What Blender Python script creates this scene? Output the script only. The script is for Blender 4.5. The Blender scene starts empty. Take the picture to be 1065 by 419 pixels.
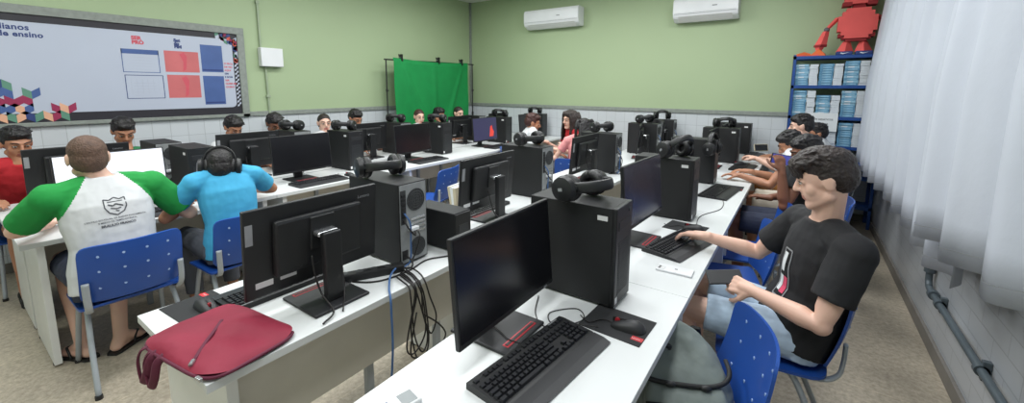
import bpy, bmesh, math, random
import numpy as np
from mathutils import Vector, Matrix, Euler
from mathutils.bvhtree import BVHTree
random.seed(7)
SC = bpy.context.scene
COL = SC.collection
PI = math.pi
def R(d): return math.radians(d)
def V(*a): return Vector(a)
def lin(c):
    c = c/255.0
    return c/12.92 if c <= .04045 else ((c+.055)/1.055)**2.4
# ---------------------------------------------------------------- materials
def mat(name, rgb, rough=.5, metal=0, var=.06, scale=8, bump=0, bscale=60, spec=.5, stretch=None, coat=0):
    m = bpy.data.materials.new(name); m.use_nodes = True
    nt = m.node_tree; b = nt.nodes['Principled BSDF']
    col = [lin(c) for c in rgb]
    b.inputs['Roughness'].default_value = rough
    b.inputs['Metallic'].default_value = metal
    b.inputs['Specular IOR Level'].default_value = spec
    if coat: b.inputs['Coat Weight'].default_value = coat
    tc = nt.nodes.new('ShaderNodeTexCoord')
    n = nt.nodes.new('ShaderNodeTexNoise'); n.inputs['Scale'].default_value = scale; n.inputs['Detail'].default_value = 3
    nt.links.new(tc.outputs['Object'], n.inputs['Vector'])
    r = nt.nodes.new('ShaderNodeValToRGB')
    r.color_ramp.elements[0].color = [c*(1-var) for c in col]+[1]
    r.color_ramp.elements[1].color = [min(1, c*(1+var)) for c in col]+[1]
    r.color_ramp.elements[0].position = .3; r.color_ramp.elements[1].position = .7
    nt.links.new(n.outputs['Fac'], r.inputs['Fac'])
    nt.links.new(r.outputs['Color'], b.inputs['Base Color'])
    if bump:
        n2 = nt.nodes.new('ShaderNodeTexNoise'); n2.inputs['Scale'].default_value = bscale; n2.inputs['Detail'].default_value = 2
        if stretch:
            mp = nt.nodes.new('ShaderNodeMapping'); mp.inputs['Scale'].default_value = stretch
            nt.links.new(tc.outputs['Object'], mp.inputs['Vector']); nt.links.new(mp.outputs['Vector'], n2.inputs['Vector'])
        else: nt.links.new(tc.outputs['Object'], n2.inputs['Vector'])
        bp = nt.nodes.new('ShaderNodeBump'); bp.inputs['Strength'].default_value = bump; bp.inputs['Distance'].default_value = .01
        nt.links.new(n2.outputs['Fac'], bp.inputs['Height']); nt.links.new(bp.outputs['Normal'], b.inputs['Normal'])
    return m
def emis(name, rgb, st):
    m = mat(name, rgb, .3, var=.02); b = m.node_tree.nodes['Principled BSDF']
    b.inputs['Emission Color'].default_value = [lin(c) for c in rgb]+[1]; b.inputs['Emission Strength'].default_value = st
    return m
M = {}
M['black'] = mat('black_plastic', (25,26,28), .45, var=.1, bump=.03, bscale=400)
M['case'] = mat('black_steel_case', (21,22,24), .6, var=.1, bump=.02, bscale=300)
M['dark'] = mat('charcoal_plastic', (34,35,38), .5)
M['key'] = mat('black_keycap', (24,25,30), .45)
M['screen'] = mat('dark_screen_glass', (20,20,24), .22, var=.05)
M['white_desk'] = mat('white_laminate', (214,217,217), .35, var=.02, scale=3)
M['white_edge'] = mat('white_edge_band', (228,229,226), .4, var=.02)
M['beige_panel'] = mat('beige_laminate', (203,199,187), .5, var=.03)
M['steel'] = mat('grey_steel_tube', (160,167,173), .35, .2, var=.08)
M['chrome'] = mat('silver_metal', (185,187,190), .25, .85)
M['galv'] = mat('galvanised_plate', (150,153,154), .4, .35, var=.1, scale=30)
M['gun'] = mat('dark_grey_grille', (62,64,66), .5, .3)
M['blue'] = mat('blue_chair_plastic', (30,76,158), .38, var=.05)
M['bluedark'] = mat('blue_shelf_steel', (28,70,138), .45, .1)
M['hole'] = mat('pale_blue_rivet', (150,175,215), .5)
M['red'] = mat('red_plastic', (165,26,40), .4)
M['pad'] = mat('black_mouse_mat', (38,39,41), .85, var=.12, bump=.1, bscale=900)
M['padred'] = mat('dark_red_base', (92,28,36), .6)
M['tag'] = mat('red_tag', (190,40,48), .5)
M['white'] = mat('white_plastic', (226,228,230), .4, var=.02)
M['sticker'] = mat('white_sticker', (215,215,215), .5, var=.03)
M['greytext'] = mat('grey_print', (140,142,145), .5)
M['cushion'] = mat('black_leatherette', (24,24,26), .5, bump=.15, bscale=120)
M['cable'] = mat('black_cable', (28,25,25), .5)
M['bcable'] = mat('blue_network_cable', (64,100,150), .5)
M['maroon'] = mat('maroon_nylon', (132,26,52), .7, var=.1, scale=5, bump=.5, bscale=14)
M['maroon2'] = mat('dark_maroon_webbing', (92,24,50), .7, var=.12)
M['bpgrey'] = mat('grey_canvas', (118,127,123), .8, var=.12, bump=.5, bscale=18)
M['strap'] = mat('black_webbing', (24,25,26), .7)
M['green_cloth'] = mat('green_backdrop_cloth', (8,134,66), .8, var=.06, bump=.35, bscale=5, stretch=(1,1,1))
M['curtain'] = mat('pale_curtain_fabric', (188,193,203), .85, var=.03, scale=3, bump=.08, bscale=32)
M['navy'] = mat('navy_print', (44,62,118), .6, var=.05)
M['printblue'] = mat('blue_print', (68,94,150), .5, var=.08)
M['printred'] = mat('coral_print', (200,106,108), .5, var=.07, scale=5)
M['printdred'] = mat('red_text_print', (205,84,98), .6)
M['poster'] = mat('white_poster_vinyl', (184,191,207), .35, var=.015, scale=2)
M['posterline'] = mat('pale_grey_print', (180,186,202), .5)
M['pblack'] = mat('black_border_print', (38,36,44), .5)
M['ppeach'] = mat('peach_print', (222,170,140), .6); M['pgreen'] = mat('green_print', (92,140,120), .6)
M['pcrim'] = mat('crimson_print', (150,40,80), .6); M['porange'] = mat('orange_red_print', (214,92,74), .6)
M['frame_grey'] = mat('grey_stone_frame', (136,142,136), .6, var=.12, scale=25)
M['grey_pipe'] = mat('grey_conduit_paint', (84,94,100), .45, .2)
M['pipe_pale'] = mat('pale_green_conduit', (158,172,146), .5)
M['orange'] = mat('orange_paper', (226,108,58), .8); M['robred'] = mat('red_card', (226,92,88), .75, var=.04)
M['robdark'] = mat('dark_red_card', (138,34,38), .8); M['rivet'] = mat('grey_card', (92,88,92), .7)
M['bookblue'] = mat('blue_book_spine', (92,144,178), .6, var=.25, scale=14); M['bookteal'] = mat('teal_book_spine', (140,182,204), .6, var=.25, scale=14)
M['bookwhite'] = mat('white_page_block', (206,212,218), .8, var=.06, scale=40)
M['paper'] = mat('white_paper', (216,220,222), .7, var=.02)
M['ink'] = mat('dark_ink', (70,72,78), .7)
M['card'] = mat('beige_card', (192,182,156), .8, var=.08)
M['lit_white'] = emis('lit_white_screen', (222,224,234), .62)
M['lit_text'] = mat('dark_screen_text', (90,95,105), .5)
M['lit_purple'] = emis('lit_purple_screen', (46,44,74), .5); M['lit_red'] = emis('lit_red_screen', (200,60,50), .6)
M['lit_blue'] = emis('lit_phone_screen', (70,74,150), .7)
M['lcd'] = mat('grey_lcd', (140,146,148), .3)
M['eye'] = mat('eye_white', (176,168,160), .2); M['iris'] = mat('dark_iris', (40,26,20), .2)
def skin(name, rgb, lip):
    m = mat(name, rgb, .5, var=.05, scale=12, bump=.02, bscale=200)
    b = m.node_tree.nodes['Principled BSDF']; b.inputs['Subsurface Weight'].default_value = .08
    b.inputs['Subsurface Radius'].default_value = (.012,.005,.003)
    return m, mat(name+'_lip', lip, .45)
SK = {'fair': skin('fair_skin', (224,182,162), (192,124,114)), 'tan': skin('tan_skin', (176,124,96), (140,82,74)), 'brown': skin('brown_skin', (126,82,62), (104,60,54))}
HR = {'dark': mat('dark_brown_hair', (42,33,30), .55, var=.35, scale=40, bump=.8, bscale=70),
      'black': mat('black_hair', (24,21,23), .5, var=.3, scale=40, bump=.7, bscale=70),
      'brown': mat('cropped_brown_hair', (92,70,58), .7, var=.25, scale=50, bump=.6, bscale=120),
      'auburn': mat('auburn_hair', (64,34,30), .5, var=.35, scale=40, bump=.8, bscale=70)}
def cloth(name, rgb, b=.6): return mat(name, rgb, .85, var=.05, scale=6, bump=b, bscale=11, stretch=(1,1,.55))
CL = {'black': cloth('black_tshirt', (30,30,33)), 'white': cloth('white_tshirt', (206,208,210)), 'green': cloth('green_sleeve', (26,142,62)),
      'blue': cloth('sky_blue_tshirt', (66,164,206)), 'red': cloth('red_tshirt', (176,32,42)), 'denim': mat('pale_denim', (176,196,216), .85, var=.22, scale=9, bump=.5, bscale=16),
      'navy': cloth('navy_shorts', (40,46,66)), 'khaki': cloth('khaki_shorts', (190,180,165)), 'ochre': cloth('ochre_trousers', (160,106,50)),
      'pink': cloth('pink_white_tshirt', (226,150,150)), 'grey': cloth('grey_trousers', (80,84,92)), 'dgreen': cloth('green_tshirt', (40,112,70))}
# ---------------------------------------------------------------- mesh helpers
def obj(name, bm, m, parent=None, smooth=False):
    me = bpy.data.meshes.new(name)
    if isinstance(bm, bmesh.types.BMesh):
        bmesh.ops.recalc_face_normals(bm, faces=bm.faces[:]); bm.to_mesh(me); bm.free()
    else: me = bm
    me.name = name
    if not isinstance(m, (list, tuple)): m = [m]
    for x in m: me.materials.append(x)
    if smooth:
        me.polygons.foreach_set('use_smooth', [True]*len(me.polygons))
        if smooth == 'auto': me.set_sharp_from_angle(angle=R(35))
    o = bpy.data.objects.new(name, me); COL.objects.link(o)
    if parent: o.parent = parent
    return o
def tag(o, label, cat, group=None):
    o['label'] = label; o['category'] = cat
    if group: o['group'] = group
    return o
def thing(name, label, cat, loc=(0,0,0), rz=0, group=None):
    o = bpy.data.objects.new(name, None); COL.objects.link(o); o.empty_display_size = .1
    o.location = loc; o.rotation_euler = (0,0,rz)
    return tag(o, label, cat, group)
def struct(name, bm, m): 
    o = obj(name, bm, m); o['kind'] = 'structure'; return o
def dup(root, loc, rot, label, group=None):
    r = root.copy(); COL.objects.link(r); r.location = loc
    r.rotation_euler = rot if isinstance(rot, (tuple, list)) else (0,0,rot)
    r['label'] = label
    if group: r['group'] = group
    for ch in list(root.children):
        c = ch.copy(); COL.objects.link(c); c.parent = r
        for g in list(ch.children):
            d = g.copy(); COL.objects.link(d); d.parent = c
    return r
def NB(): return bmesh.new()
def bx(bm, x0, x1, y0, y1, z0, z1, bev=0, mi=0, mtx=None, seg=2):
    t = bmesh.new(); bmesh.ops.create_cube(t, size=1)
    bmesh.ops.scale(t, vec=(abs(x1-x0), abs(y1-y0), abs(z1-z0)), verts=t.verts)
    bmesh.ops.translate(t, vec=((x0+x1)/2, (y0+y1)/2, (z0+z1)/2), verts=t.verts)
    if bev: bmesh.ops.bevel(t, geom=t.edges[:], offset=bev, segments=seg, affect='EDGES', profile=.5)
    if mtx: bmesh.ops.transform(t, matrix=mtx, verts=t.verts)
    add(bm, t, mi); return bm
def add(bm, t, mi=0):
    vm = {}
    for v in t.verts: vm[v] = bm.verts.new(v.co)
    for f in t.faces:
        try:
            nf = bm.faces.new([vm[v] for v in f.verts]); nf.material_index = mi if mi else f.material_index; nf.smooth = f.smooth
        except ValueError: pass
    t.free()
def cyl(bm, a, b, r, r2=None, n=16, mi=0, bev=0):
    a = Vector(a); b = Vector(b); d = b-a
    t = bmesh.new(); bmesh.ops.create_cone(t, cap_ends=True, segments=n, radius1=r, radius2=r if r2 is None else r2, depth=d.length)
    if bev: bmesh.ops.bevel(t, geom=[e for e in t.edges if len(e.link_faces)==2 and any(len(f.verts)>4 for f in e.link_faces)], offset=bev, segments=2, affect='EDGES')
    bmesh.ops.transform(t, matrix=Matrix.Translation((a+b)/2) @ d.to_track_quat('Z','Y').to_matrix().to_4x4(), verts=t.verts)
    add(bm, t, mi); return bm
def ell(bm, c, r, rot=None, u=20, v=12, mi=0):
    t = bmesh.new(); bmesh.ops.create_uvsphere(t, u_segments=u, v_segments=v, radius=1)
    m = Matrix.Translation(c) @ (rot.to_4x4() if rot else Matrix.Identity(4)) @ Matrix.Diagonal((r[0], r[1], r[2], 1))
    bmesh.ops.transform(t, matrix=m, verts=t.verts); add(bm, t, mi); return bm
def spline(pts, n=8):
    P = [Vector(p) for p in pts]; P = [P[0]*2-P[1]]+P+[P[-1]*2-P[-2]]; out = []
    for i in range(1, len(P)-2):
        for k in range(n):
            t = k/n; a, b, c, d = P[i-1:i+3]
            out.append(.5*((2*b)+(c-a)*t+(2*a-5*b+4*c-d)*t*t+(3*b-a-3*c+d)*t**3))
    out.append(P[-2]); return out
def tube(bm, pts, r, n=8, mi=0, sm=8, cap=True, flat=None):
    pts = spline(pts, sm) if sm else [Vector(p) for p in pts]
    rings = []; prev = None
    for i, p in enumerate(pts):
        d = (pts[min(i+1, len(pts)-1)]-pts[max(i-1, 0)]); 
        if d.length < 1e-7: d = V(0,0,1)
        d.normalize()
        if prev is None:
            up = V(0,0,1) if abs(d.z) < .9 else V(1,0,0); x = d.cross(up).normalized()
        else:
            x = prev-d*prev.dot(d); x = x.normalized() if x.length > 1e-6 else d.orthogonal().normalized()
        prev = x; y = d.cross(x)
        rr = r(i/(len(pts)-1)) if callable(r) else r
        ra, rb = (rr, rr) if not flat else (rr*flat[0], rr*flat[1])
        rings.append([bm.verts.new(p+x*math.cos(2*PI*k/n)*ra+y*math.sin(2*PI*k/n)*rb) for k in range(n)])
    for a, b in zip(rings, rings[1:]):
        for k in range(n):
            f = bm.faces.new((a[k], a[(k+1)%n], b[(k+1)%n], b[k])); f.material_index = mi; f.smooth = True
    if cap:
        for rg in (rings[0][::-1], rings[-1]):
            f = bm.faces.new(rg); f.material_index = mi
    return bm
def loft(bm, rings, n=24, mi=0):
    # rings: (centre, a axis vector, b axis vector); closed ends
    rs = []
    for c, a, b in rings:
        rs.append([bm.verts.new(Vector(c)+Vector(a)*math.cos(2*PI*k/n)+Vector(b)*math.sin(2*PI*k/n)) for k in range(n)])
    for p, q in zip(rs, rs[1:]):
        for k in range(n):
            f = bm.faces.new((p[k], p[(k+1)%n], q[(k+1)%n], q[k])); f.material_index = mi
    bm.faces.new(rs[0][::-1]); bm.faces.new(rs[-1]); return bm
def prism(bm, poly, axis, a, b, mi=0):
    # poly of 2-D points extruded along axis ('x','y','z') from a to b
    def P(u, v, w):
        return {'x': (w,u,v), 'y': (u,w,v), 'z': (u,v,w)}[axis]
    A = [bm.verts.new(P(u,v,a)) for u, v in poly]; B = [bm.verts.new(P(u,v,b)) for u, v in poly]
    bm.faces.new(A[::-1]).material_index = mi; bm.faces.new(B).material_index = mi
    for i in range(len(poly)):
        j = (i+1) % len(poly); bm.faces.new((A[i], A[j], B[j], B[i])).material_index = mi
    return bm
def textmesh(s, size, spacing=1.0, bold=0, align='LEFT', line=1.0):
    c = bpy.data.curves.new('t', 'FONT'); c.body = s; c.size = size; c.align_x = align; c.space_character = spacing; c.offset = bold; c.space_line = line
    c.resolution_u = 3
    o = bpy.data.objects.new('t', c); COL.objects.link(o)
    dg = bpy.context.evaluated_depsgraph_get(); me = bpy.data.meshes.new_from_object(o.evaluated_get(dg))
    bpy.data.objects.remove(o); bpy.data.curves.remove(c)
    return me
def textobj(name, s, size, mtx, m, parent=None, **k):
    me = textmesh(s, size, **k); me.materials.clear(); me.transform(mtx)
    return obj(name, me, m, parent)
def bake(bm, vox, smooth=4, name='b', noise=0, nscale=.05):
    bmesh.ops.recalc_face_normals(bm, faces=bm.faces[:])
    me = bpy.data.meshes.new(name); bm.to_mesh(me); bm.free()
    o = bpy.data.objects.new(name, me); COL.objects.link(o)
    r = o.modifiers.new('r', 'REMESH'); r.mode = 'VOXEL'; r.voxel_size = vox; r.use_smooth_shade = True
    if smooth:
        s = o.modifiers.new('s', 'SMOOTH'); s.factor = .5; s.iterations = smooth
    if noise:
        tx = bpy.data.textures.new('n', 'CLOUDS'); tx.noise_scale = nscale
        d = o.modifiers.new('d', 'DISPLACE'); d.texture = tx; d.strength = noise; d.mid_level = .5; d.texture_coords = 'LOCAL'
    dg = bpy.context.evaluated_depsgraph_get(); out = bpy.data.meshes.new_from_object(o.evaluated_get(dg))
    bpy.data.objects.remove(o); bpy.data.meshes.remove(me); out.materials.clear()
    out.polygons.foreach_set('use_smooth', [True]*len(out.polygons))
    return out
# ---------------------------------------------------------------- camera
cam = bpy.data.cameras.new('camera'); cam.sensor_width = 36; cam.sensor_fit = 'HORIZONTAL'
FPX = 430.754; cam.lens = FPX/1065*36; cam.shift_x = 0; cam.shift_y = -(209.5-152.98)/1065
cam.clip_start = .05
co = bpy.data.objects.new('camera', cam); COL.objects.link(co); SC.camera = co
pitch, yaw, roll = .1419, -.6077, .004
fw = V(math.sin(yaw)*math.cos(pitch), math.cos(yaw)*math.cos(pitch), -math.sin(pitch)); rt = V(math.cos(yaw), -math.sin(yaw), 0); up = rt.cross(fw)
r2 = rt*math.cos(roll)+up*math.sin(roll); u2 = -rt*math.sin(roll)+up*math.cos(roll)
co.matrix_world = Matrix(((r2.x,u2.x,-fw.x,0),(r2.y,u2.y,-fw.y,0),(r2.z,u2.z,-fw.z,1.5659),(0,0,0,1)))
# ---------------------------------------------------------------- room
XL, XR, YB, YF, ZC, ZT = -5.384, .767, 6.312, -1.6, 3.17, 1.2215
def wall_mat(name, upper, lower, axis, tile=.15):
    # painted upper wall, white tiles below the rail at ZT (tiles by a brick texture)
    m = bpy.data.materials.new(name); m.use_nodes = True; nt = m.node_tree; b = nt.nodes['Principled BSDF']
    g = nt.nodes.new('ShaderNodeNewGeometry'); sp = nt.nodes.new('ShaderNodeSeparateXYZ'); nt.links.new(g.outputs['Position'], sp.inputs[0])
    cb = nt.nodes.new('ShaderNodeCombineXYZ'); nt.links.new(sp.outputs[axis], cb.inputs[0]); nt.links.new(sp.outputs['Z'], cb.inputs[1])
    br = nt.nodes.new('ShaderNodeTexBrick'); br.offset = .0 if tile == .15 else .5; br.inputs['Scale'].default_value = 1
    br.inputs['Brick Width'].default_value = tile if tile == .15 else .30; br.inputs['Row Height'].default_value = tile if tile == .15 else .10
    br.inputs['Mortar Size'].default_value = .003; br.inputs['Mortar Smooth'].default_value = .3
    lo = [lin(c) for c in lower]+[1]
    br.inputs['Color1'].default_value = lo; br.inputs['Color2'].default_value = [c*.95 for c in lo[:3]]+[1]; br.inputs['Mortar'].default_value = [c*.72 for c in lo[:3]]+[1]
    nt.links.new(cb.outputs[0], br.inputs['Vector'])
    n = nt.nodes.new('ShaderNodeTexNoise'); n.inputs['Scale'].default_value = 1.3; nt.links.new(g.outputs['Position'], n.inputs['Vector'])
    rp = nt.nodes.new('ShaderNodeValToRGB'); uc = [lin(c) for c in upper]
    rp.color_ramp.elements[0].color = [c*.97 for c in uc]+[1]; rp.color_ramp.elements[1].color = [c*1.03 for c in uc]+[1]
    nt.links.new(n.outputs['Fac'], rp.inputs['Fac'])
    gt = nt.nodes.new('ShaderNodeMath'); gt.operation = 'GREATER_THAN'; gt.inputs[1].default_value = ZT+.02; nt.links.new(sp.outputs['Z'], gt.inputs[0])
    mx = nt.nodes.new('ShaderNodeMixRGB'); nt.links.new(gt.outputs[0], mx.inputs['Fac']); nt.links.new(br.outputs['Color'], mx.inputs['Color1']); nt.links.new(rp.outputs['Color'], mx.inputs['Color2'])
    nt.links.new(mx.outputs['Color'], b.inputs['Base Color'])
    ro = nt.nodes.new('ShaderNodeMapRange'); ro.inputs['To Min'].default_value = .3; ro.inputs['To Max'].default_value = .6; nt.links.new(gt.outputs[0], ro.inputs['Value']); nt.links.new(ro.outputs[0], b.inputs['Roughness'])
    bp = nt.nodes.new('ShaderNodeBump'); bp.inputs['Strength'].default_value = .25; bp.inputs['Distance'].default_value = .004; bp.invert = True
    ml = nt.nodes.new('ShaderNodeMath'); ml.operation = 'MULTIPLY'; sb = nt.nodes.new('ShaderNodeMath'); sb.operation = 'SUBTRACT'; sb.inputs[0].default_value = 1; nt.links.new(gt.outputs[0], sb.inputs[1])
    nt.links.new(br.outputs['Fac'], ml.inputs[0]); nt.links.new(sb.outputs[0], ml.inputs[1]); nt.links.new(ml.outputs[0], bp.inputs['Height']); nt.links.new(bp.outputs['Normal'], b.inputs['Normal'])
    return m
GREEN = (166,184,146); TILE = (204,209,213)
def floor_mat():
    m = mat('worn_terrazzo_floor', (184,174,157), .42, var=.16, scale=2.2)
    nt = m.node_tree; b = nt.nodes['Principled BSDF']; base = b.inputs['Base Color'].links[0].from_socket
    g = nt.nodes.new('ShaderNodeNewGeometry')
    v = nt.nodes.new('ShaderNodeTexNoise'); v.inputs['Scale'].default_value = 38; v.inputs['Detail'].default_value = 6; v.inputs['Roughness'].default_value = .75; nt.links.new(g.outputs['Position'], v.inputs['Vector'])
    r = nt.nodes.new('ShaderNodeValToRGB'); r.color_ramp.elements[0].position = .35; r.color_ramp.elements[1].position = .68
    r.color_ramp.elements[0].color = (.58,.56,.53,1); r.color_ramp.elements[1].color = (1.22,1.22,1.2,1); nt.links.new(v.outputs['Fac'], r.inputs['Fac'])
    mx = nt.nodes.new('ShaderNodeMixRGB'); mx.blend_type = 'MULTIPLY'; mx.inputs['Fac'].default_value = .8; nt.links.new(base, mx.inputs['Color1']); nt.links.new(r.outputs['Color'], mx.inputs['Color2'])
    br = nt.nodes.new('ShaderNodeTexBrick'); br.offset = 0; br.inputs['Scale'].default_value = 1; br.inputs['Brick Width'].default_value = .9; br.inputs['Row Height'].default_value = .9
    br.inputs['Mortar Size'].default_value = .004; br.inputs['Color1'].default_value = (1,1,1,1); br.inputs['Color2'].default_value = (.95,.95,.95,1); br.inputs['Mortar'].default_value = (1.25,1.24,1.2,1); nt.links.new(g.outputs['Position'], br.inputs['Vector'])
    m2 = nt.nodes.new('ShaderNodeMixRGB'); m2.blend_type = 'MULTIPLY'; m2.inputs['Fac'].default_value = .7; nt.links.new(mx.outputs['Color'], m2.inputs['Color1']); nt.links.new(br.outputs['Color'], m2.inputs['Color2'])
    nt.links.new(m2.outputs['Color'], b.inputs['Base Color'])
    return m
struct('floor', bx(NB(), XL-.1, XR+.1, YF-.1, YB+.1, -.1, 0), floor_mat())
struct('ceiling', bx(NB(), XL-.1, XR+.1, YF-.1, YB+.1, ZC, ZC+.1), mat('white_ceiling', (226,228,226), .8, var=.02))
struct('wall_left', bx(NB(), XL-.1, XL, YF-.1, YB+.1, 0, ZC), wall_mat('green_wall_tiled_left', GREEN, TILE, 'Y'))
struct('wall_back', bx(NB(), XL, XR, YB, YB+.1, 0, ZC), wall_mat('green_wall_tiled_back', GREEN, TILE, 'X'))
struct('wall_right', bx(NB(), XR, XR+.1, YF-.1, YB+.1, 0, ZC), wall_mat('white_brick_right', (190,193,196), (176,180,184), 'Y', .3))
struct('wall_front', bx(NB(), XL, XR, YF-.1, YF, 0, ZC), wall_mat('green_wall_tiled_front', GREEN, TILE, 'X'))
struct('trim_left', bx(NB(), XL, XL+.02, 2.262, YB, ZT, ZT+.055, .004), M['frame_grey'])
struct('trim_back', bx(NB(), XL, XR, YB-.02, YB, ZT, ZT+.055, .004), M['frame_grey'])
struct('trim_corner', bx(NB(), XL, XL+.035, YB-.035, YB, ZT+.06, ZC, .004), M['frame_grey'])
BB = mat('grey_baseboard', (118,114,108), .5, var=.08)
struct('baseboard_right', bx(NB(), XR-.018, XR, YF, YB, 0, .085, .003), BB)
struct('baseboard_left', bx(NB(), XL, XL+.018, YF, YB, 0, .085, .003), BB)
struct('baseboard_back', bx(NB(), XL, XR, YB-.018, YB, 0, .085, .003), BB)
# ---------------------------------------------------------------- light: the room's ceiling lamps
def lamp(x, y, w=1.25, d=.55, e=32):
    l = bpy.data.lights.new('ceiling_lamp', 'AREA'); l.shape = 'RECTANGLE'; l.size = d; l.size_y = w; l.energy = e; l.color = (.97,.99,1)
    o = bpy.data.objects.new('ceiling_lamp', l); COL.objects.link(o); o.location = (x, y, ZC-.06)
for x in (-3.7, -2.2, -.7):
    for y in (.2, 2.5, 4.5): lamp(x, y)
w = bpy.data.worlds.new('world'); SC.world = w; w.use_nodes = True
w.node_tree.nodes['Background'].inputs[0].default_value = (.8,.85,.9,1); w.node_tree.nodes['Background'].inputs[1].default_value = .3
SC.view_settings.view_transform = 'Standard'; SC.view_settings.look = 'None'; SC.view_settings.gamma = 1; SC.view_settings.exposure = 0
SC.view_settings.use_curve_mapping = False
# ---------------------------------------------------------------- desks
HD = .74
def make_desk(x0, x1, y0, y1, user, label, endpanel=True):
    # user = +1: people sit on the +x side; the modesty board hangs near the other edge
    cx, cy = (x0+x1)/2, (y0+y1)/2; w = x1-x0; L = y1-y0
    t = thing('desk', label, 'desk', (cx, cy, 0), 0, 'white computer desks set in rows')
    bm = bx(NB(), -w/2, w/2, -L/2+.001, L/2-.001, HD-.028, HD, .002)
    obj('desktop', bm, M['white_desk'], t)
    for s in (-1, 1):
        if s == 1 and not endpanel: continue
        yy = s*(L/2-.075)
        obj('side_panel', bx(NB(), -w/2+.035, w/2-.035, yy-.016, yy+.016, .012, HD-.028, .002), M['white_edge'], t)
        for u in (-1, 1): obj('glide', cyl(NB(), (u*(w/2-.08), yy, 0), (u*(w/2-.08), yy, .014), .018), M['dark'], t)
    mx = -user*(w/2-.085)
    obj('modesty_panel', bx(NB(), mx-.009, mx+.009, -L/2+.09, L/2-.09, .43, HD-.028, .002), M['beige_panel'], t)
    for dy in (-.055, .34):
        if dy < L/2-.1: obj('leg', bx(NB(), mx-.038-.0, mx-.010, dy-.016, dy+.016, 0, HD-.028, .002) if mx > 0 else bx(NB(), mx+.010, mx+.038, dy-.016, dy+.016, 0, HD-.028, .002), M['steel'], t)
    return t
UN = [.374, 1.674, 2.974, 4.274, 5.574]
ORD = ['nearest to the camera', 'second from the camera', 'third from the camera', 'fourth from the camera']
for rn, (x0, x1, us, off) in {'right-hand row, by the curtains': (-.9076,-.3041,1,0), 'middle row': (-1.9202,-1.2973,-1,0), 'row under the lit white screen': (-3.88,-3.2776,1,-.15), 'far row below the wall poster': (-4.52,-3.905,-1,-.15)}.items():
    for i, y in enumerate(UN):
        y1 = min(y+1.3, 6.27-off); far = i == 4
        make_desk(x0, x1, y+off, y1+off if y1 < 6 else min(y1+off, 6.27), us, ('white laminate desk at the far end of the ' if far else 'white laminate desk, %s in the ' % ORD[i])+rn)
# ---------------------------------------------------------------- monitor (screen looks along +x)
G_MON = 'black flat monitors on the desks'
def make_monitor(name='monitor', screen='screen', lift=0, label=''):
    t = thing(name, label, 'monitor', (0,0,0), 0, G_MON)
    tilt = Matrix.Translation((.0,0,.245+lift)) @ Matrix.Rotation(R(-5), 4, 'Y')
    W, H = .268, .165
    b = NB(); bx(b, -.012, .006, -W, W, -H, H, .004)
    bm = b; bmesh.ops.transform(bm, matrix=tilt, verts=bm.verts); obj('bezel', bm, M['black'], t)
    b = NB(); bx(b, -.040, -.010, -W*.66, W*.66, -H*.62, H*.68, .012)
    bx(b, -.046, -.038, -.05, .05, -.03, .10, .004)
    for k in range(9): bx(b, -.0415, -.039, -.13+k*.032, -.13+k*.032+.02, -.088, -.083)
    bmesh.ops.transform(b, matrix=tilt, verts=b.verts); obj('back_cover', b, M['black'], t)
    s = NB(); bx(s, .005, .0068, -W+.008, W-.008, -H+.018, H-.007)
    bmesh.ops.transform(s, matrix=tilt, verts=s.verts); so = obj('screen', s, M[screen], t)
    c = NB(); bx(c, .0055, .0075, .20, .222, -H+.004, -H+.009); bmesh.ops.transform(c, matrix=tilt, verts=c.verts); obj('power_light', c, M['greytext'], t)
    st = NB()
    bx(st, -.0135, -.0118, .238, .262, .04, .115); bmesh.ops.transform(st, matrix=tilt, verts=st.verts); o = obj('side_label', st, M['greytext'], t)
    st = NB(); bx(st, -.0135, -.0118, .175, .235, -.13, -.108); bx(st, -.0135, -.0118, .09, .15, -.125, -.108); bmesh.ops.transform(st, matrix=tilt, verts=st.verts); o = obj('sticker', st, M['sticker'], t); o['label'] = 'pale rating sticker on the back'
    textobj('logo', 'Lenovo', .019, tilt @ Matrix.Translation((-.0128, -.175, .118)) @ Matrix(((0,0,-1,0),(-1,0,0,0),(0,1,0,0),(0,0,0,1))), M['greytext'], t)
    h = NB(); bx(h, -.085, -.044, -.042, .042, .028, .045, .006); bx(h, -.105, -.07, -.028, .028, .0, .042, .008)
    bmesh.ops.transform(h, matrix=tilt, verts=h.verts); o = obj('hinge', h, M['chrome'], t); o['label'] = 'silver tilt hinge'
    n = NB(); bx(n, -.115, -.085, -.036, .036, .012, .285+lift, .006)
    obj('neck', n, M['black'], t)
    bs = NB(); bx(bs, -.165, .075, -.115, .115, 0, .012, .006); obj('base', bs, M['dark'], t)
    sl = NB(); bx(sl, .035, .058, -.085, .085, .0105, .0132, .001); o = obj('base_slot', sl, M['red'], t); o['label'] = 'red lined phone slot'
    sl = NB(); bx(sl, .041, .052, -.08, .08, .0118, .0140); obj('slot_groove', sl, M['black'], o)
    cb = NB(); tube(cb, [(-.045,.05,.19+lift),(-.07,.055,.12),(-.10,.05,.05),(-.19,.06,.016),(-.22,.12,.006)], .0035); tube(cb, [(-.045,-.02,.19+lift),(-.08,-.05,.10),(-.12,-.03,.03),(-.2,.03,.006)], .003)
    obj('cable', cb, M['cable'], t)
    return t
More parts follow.
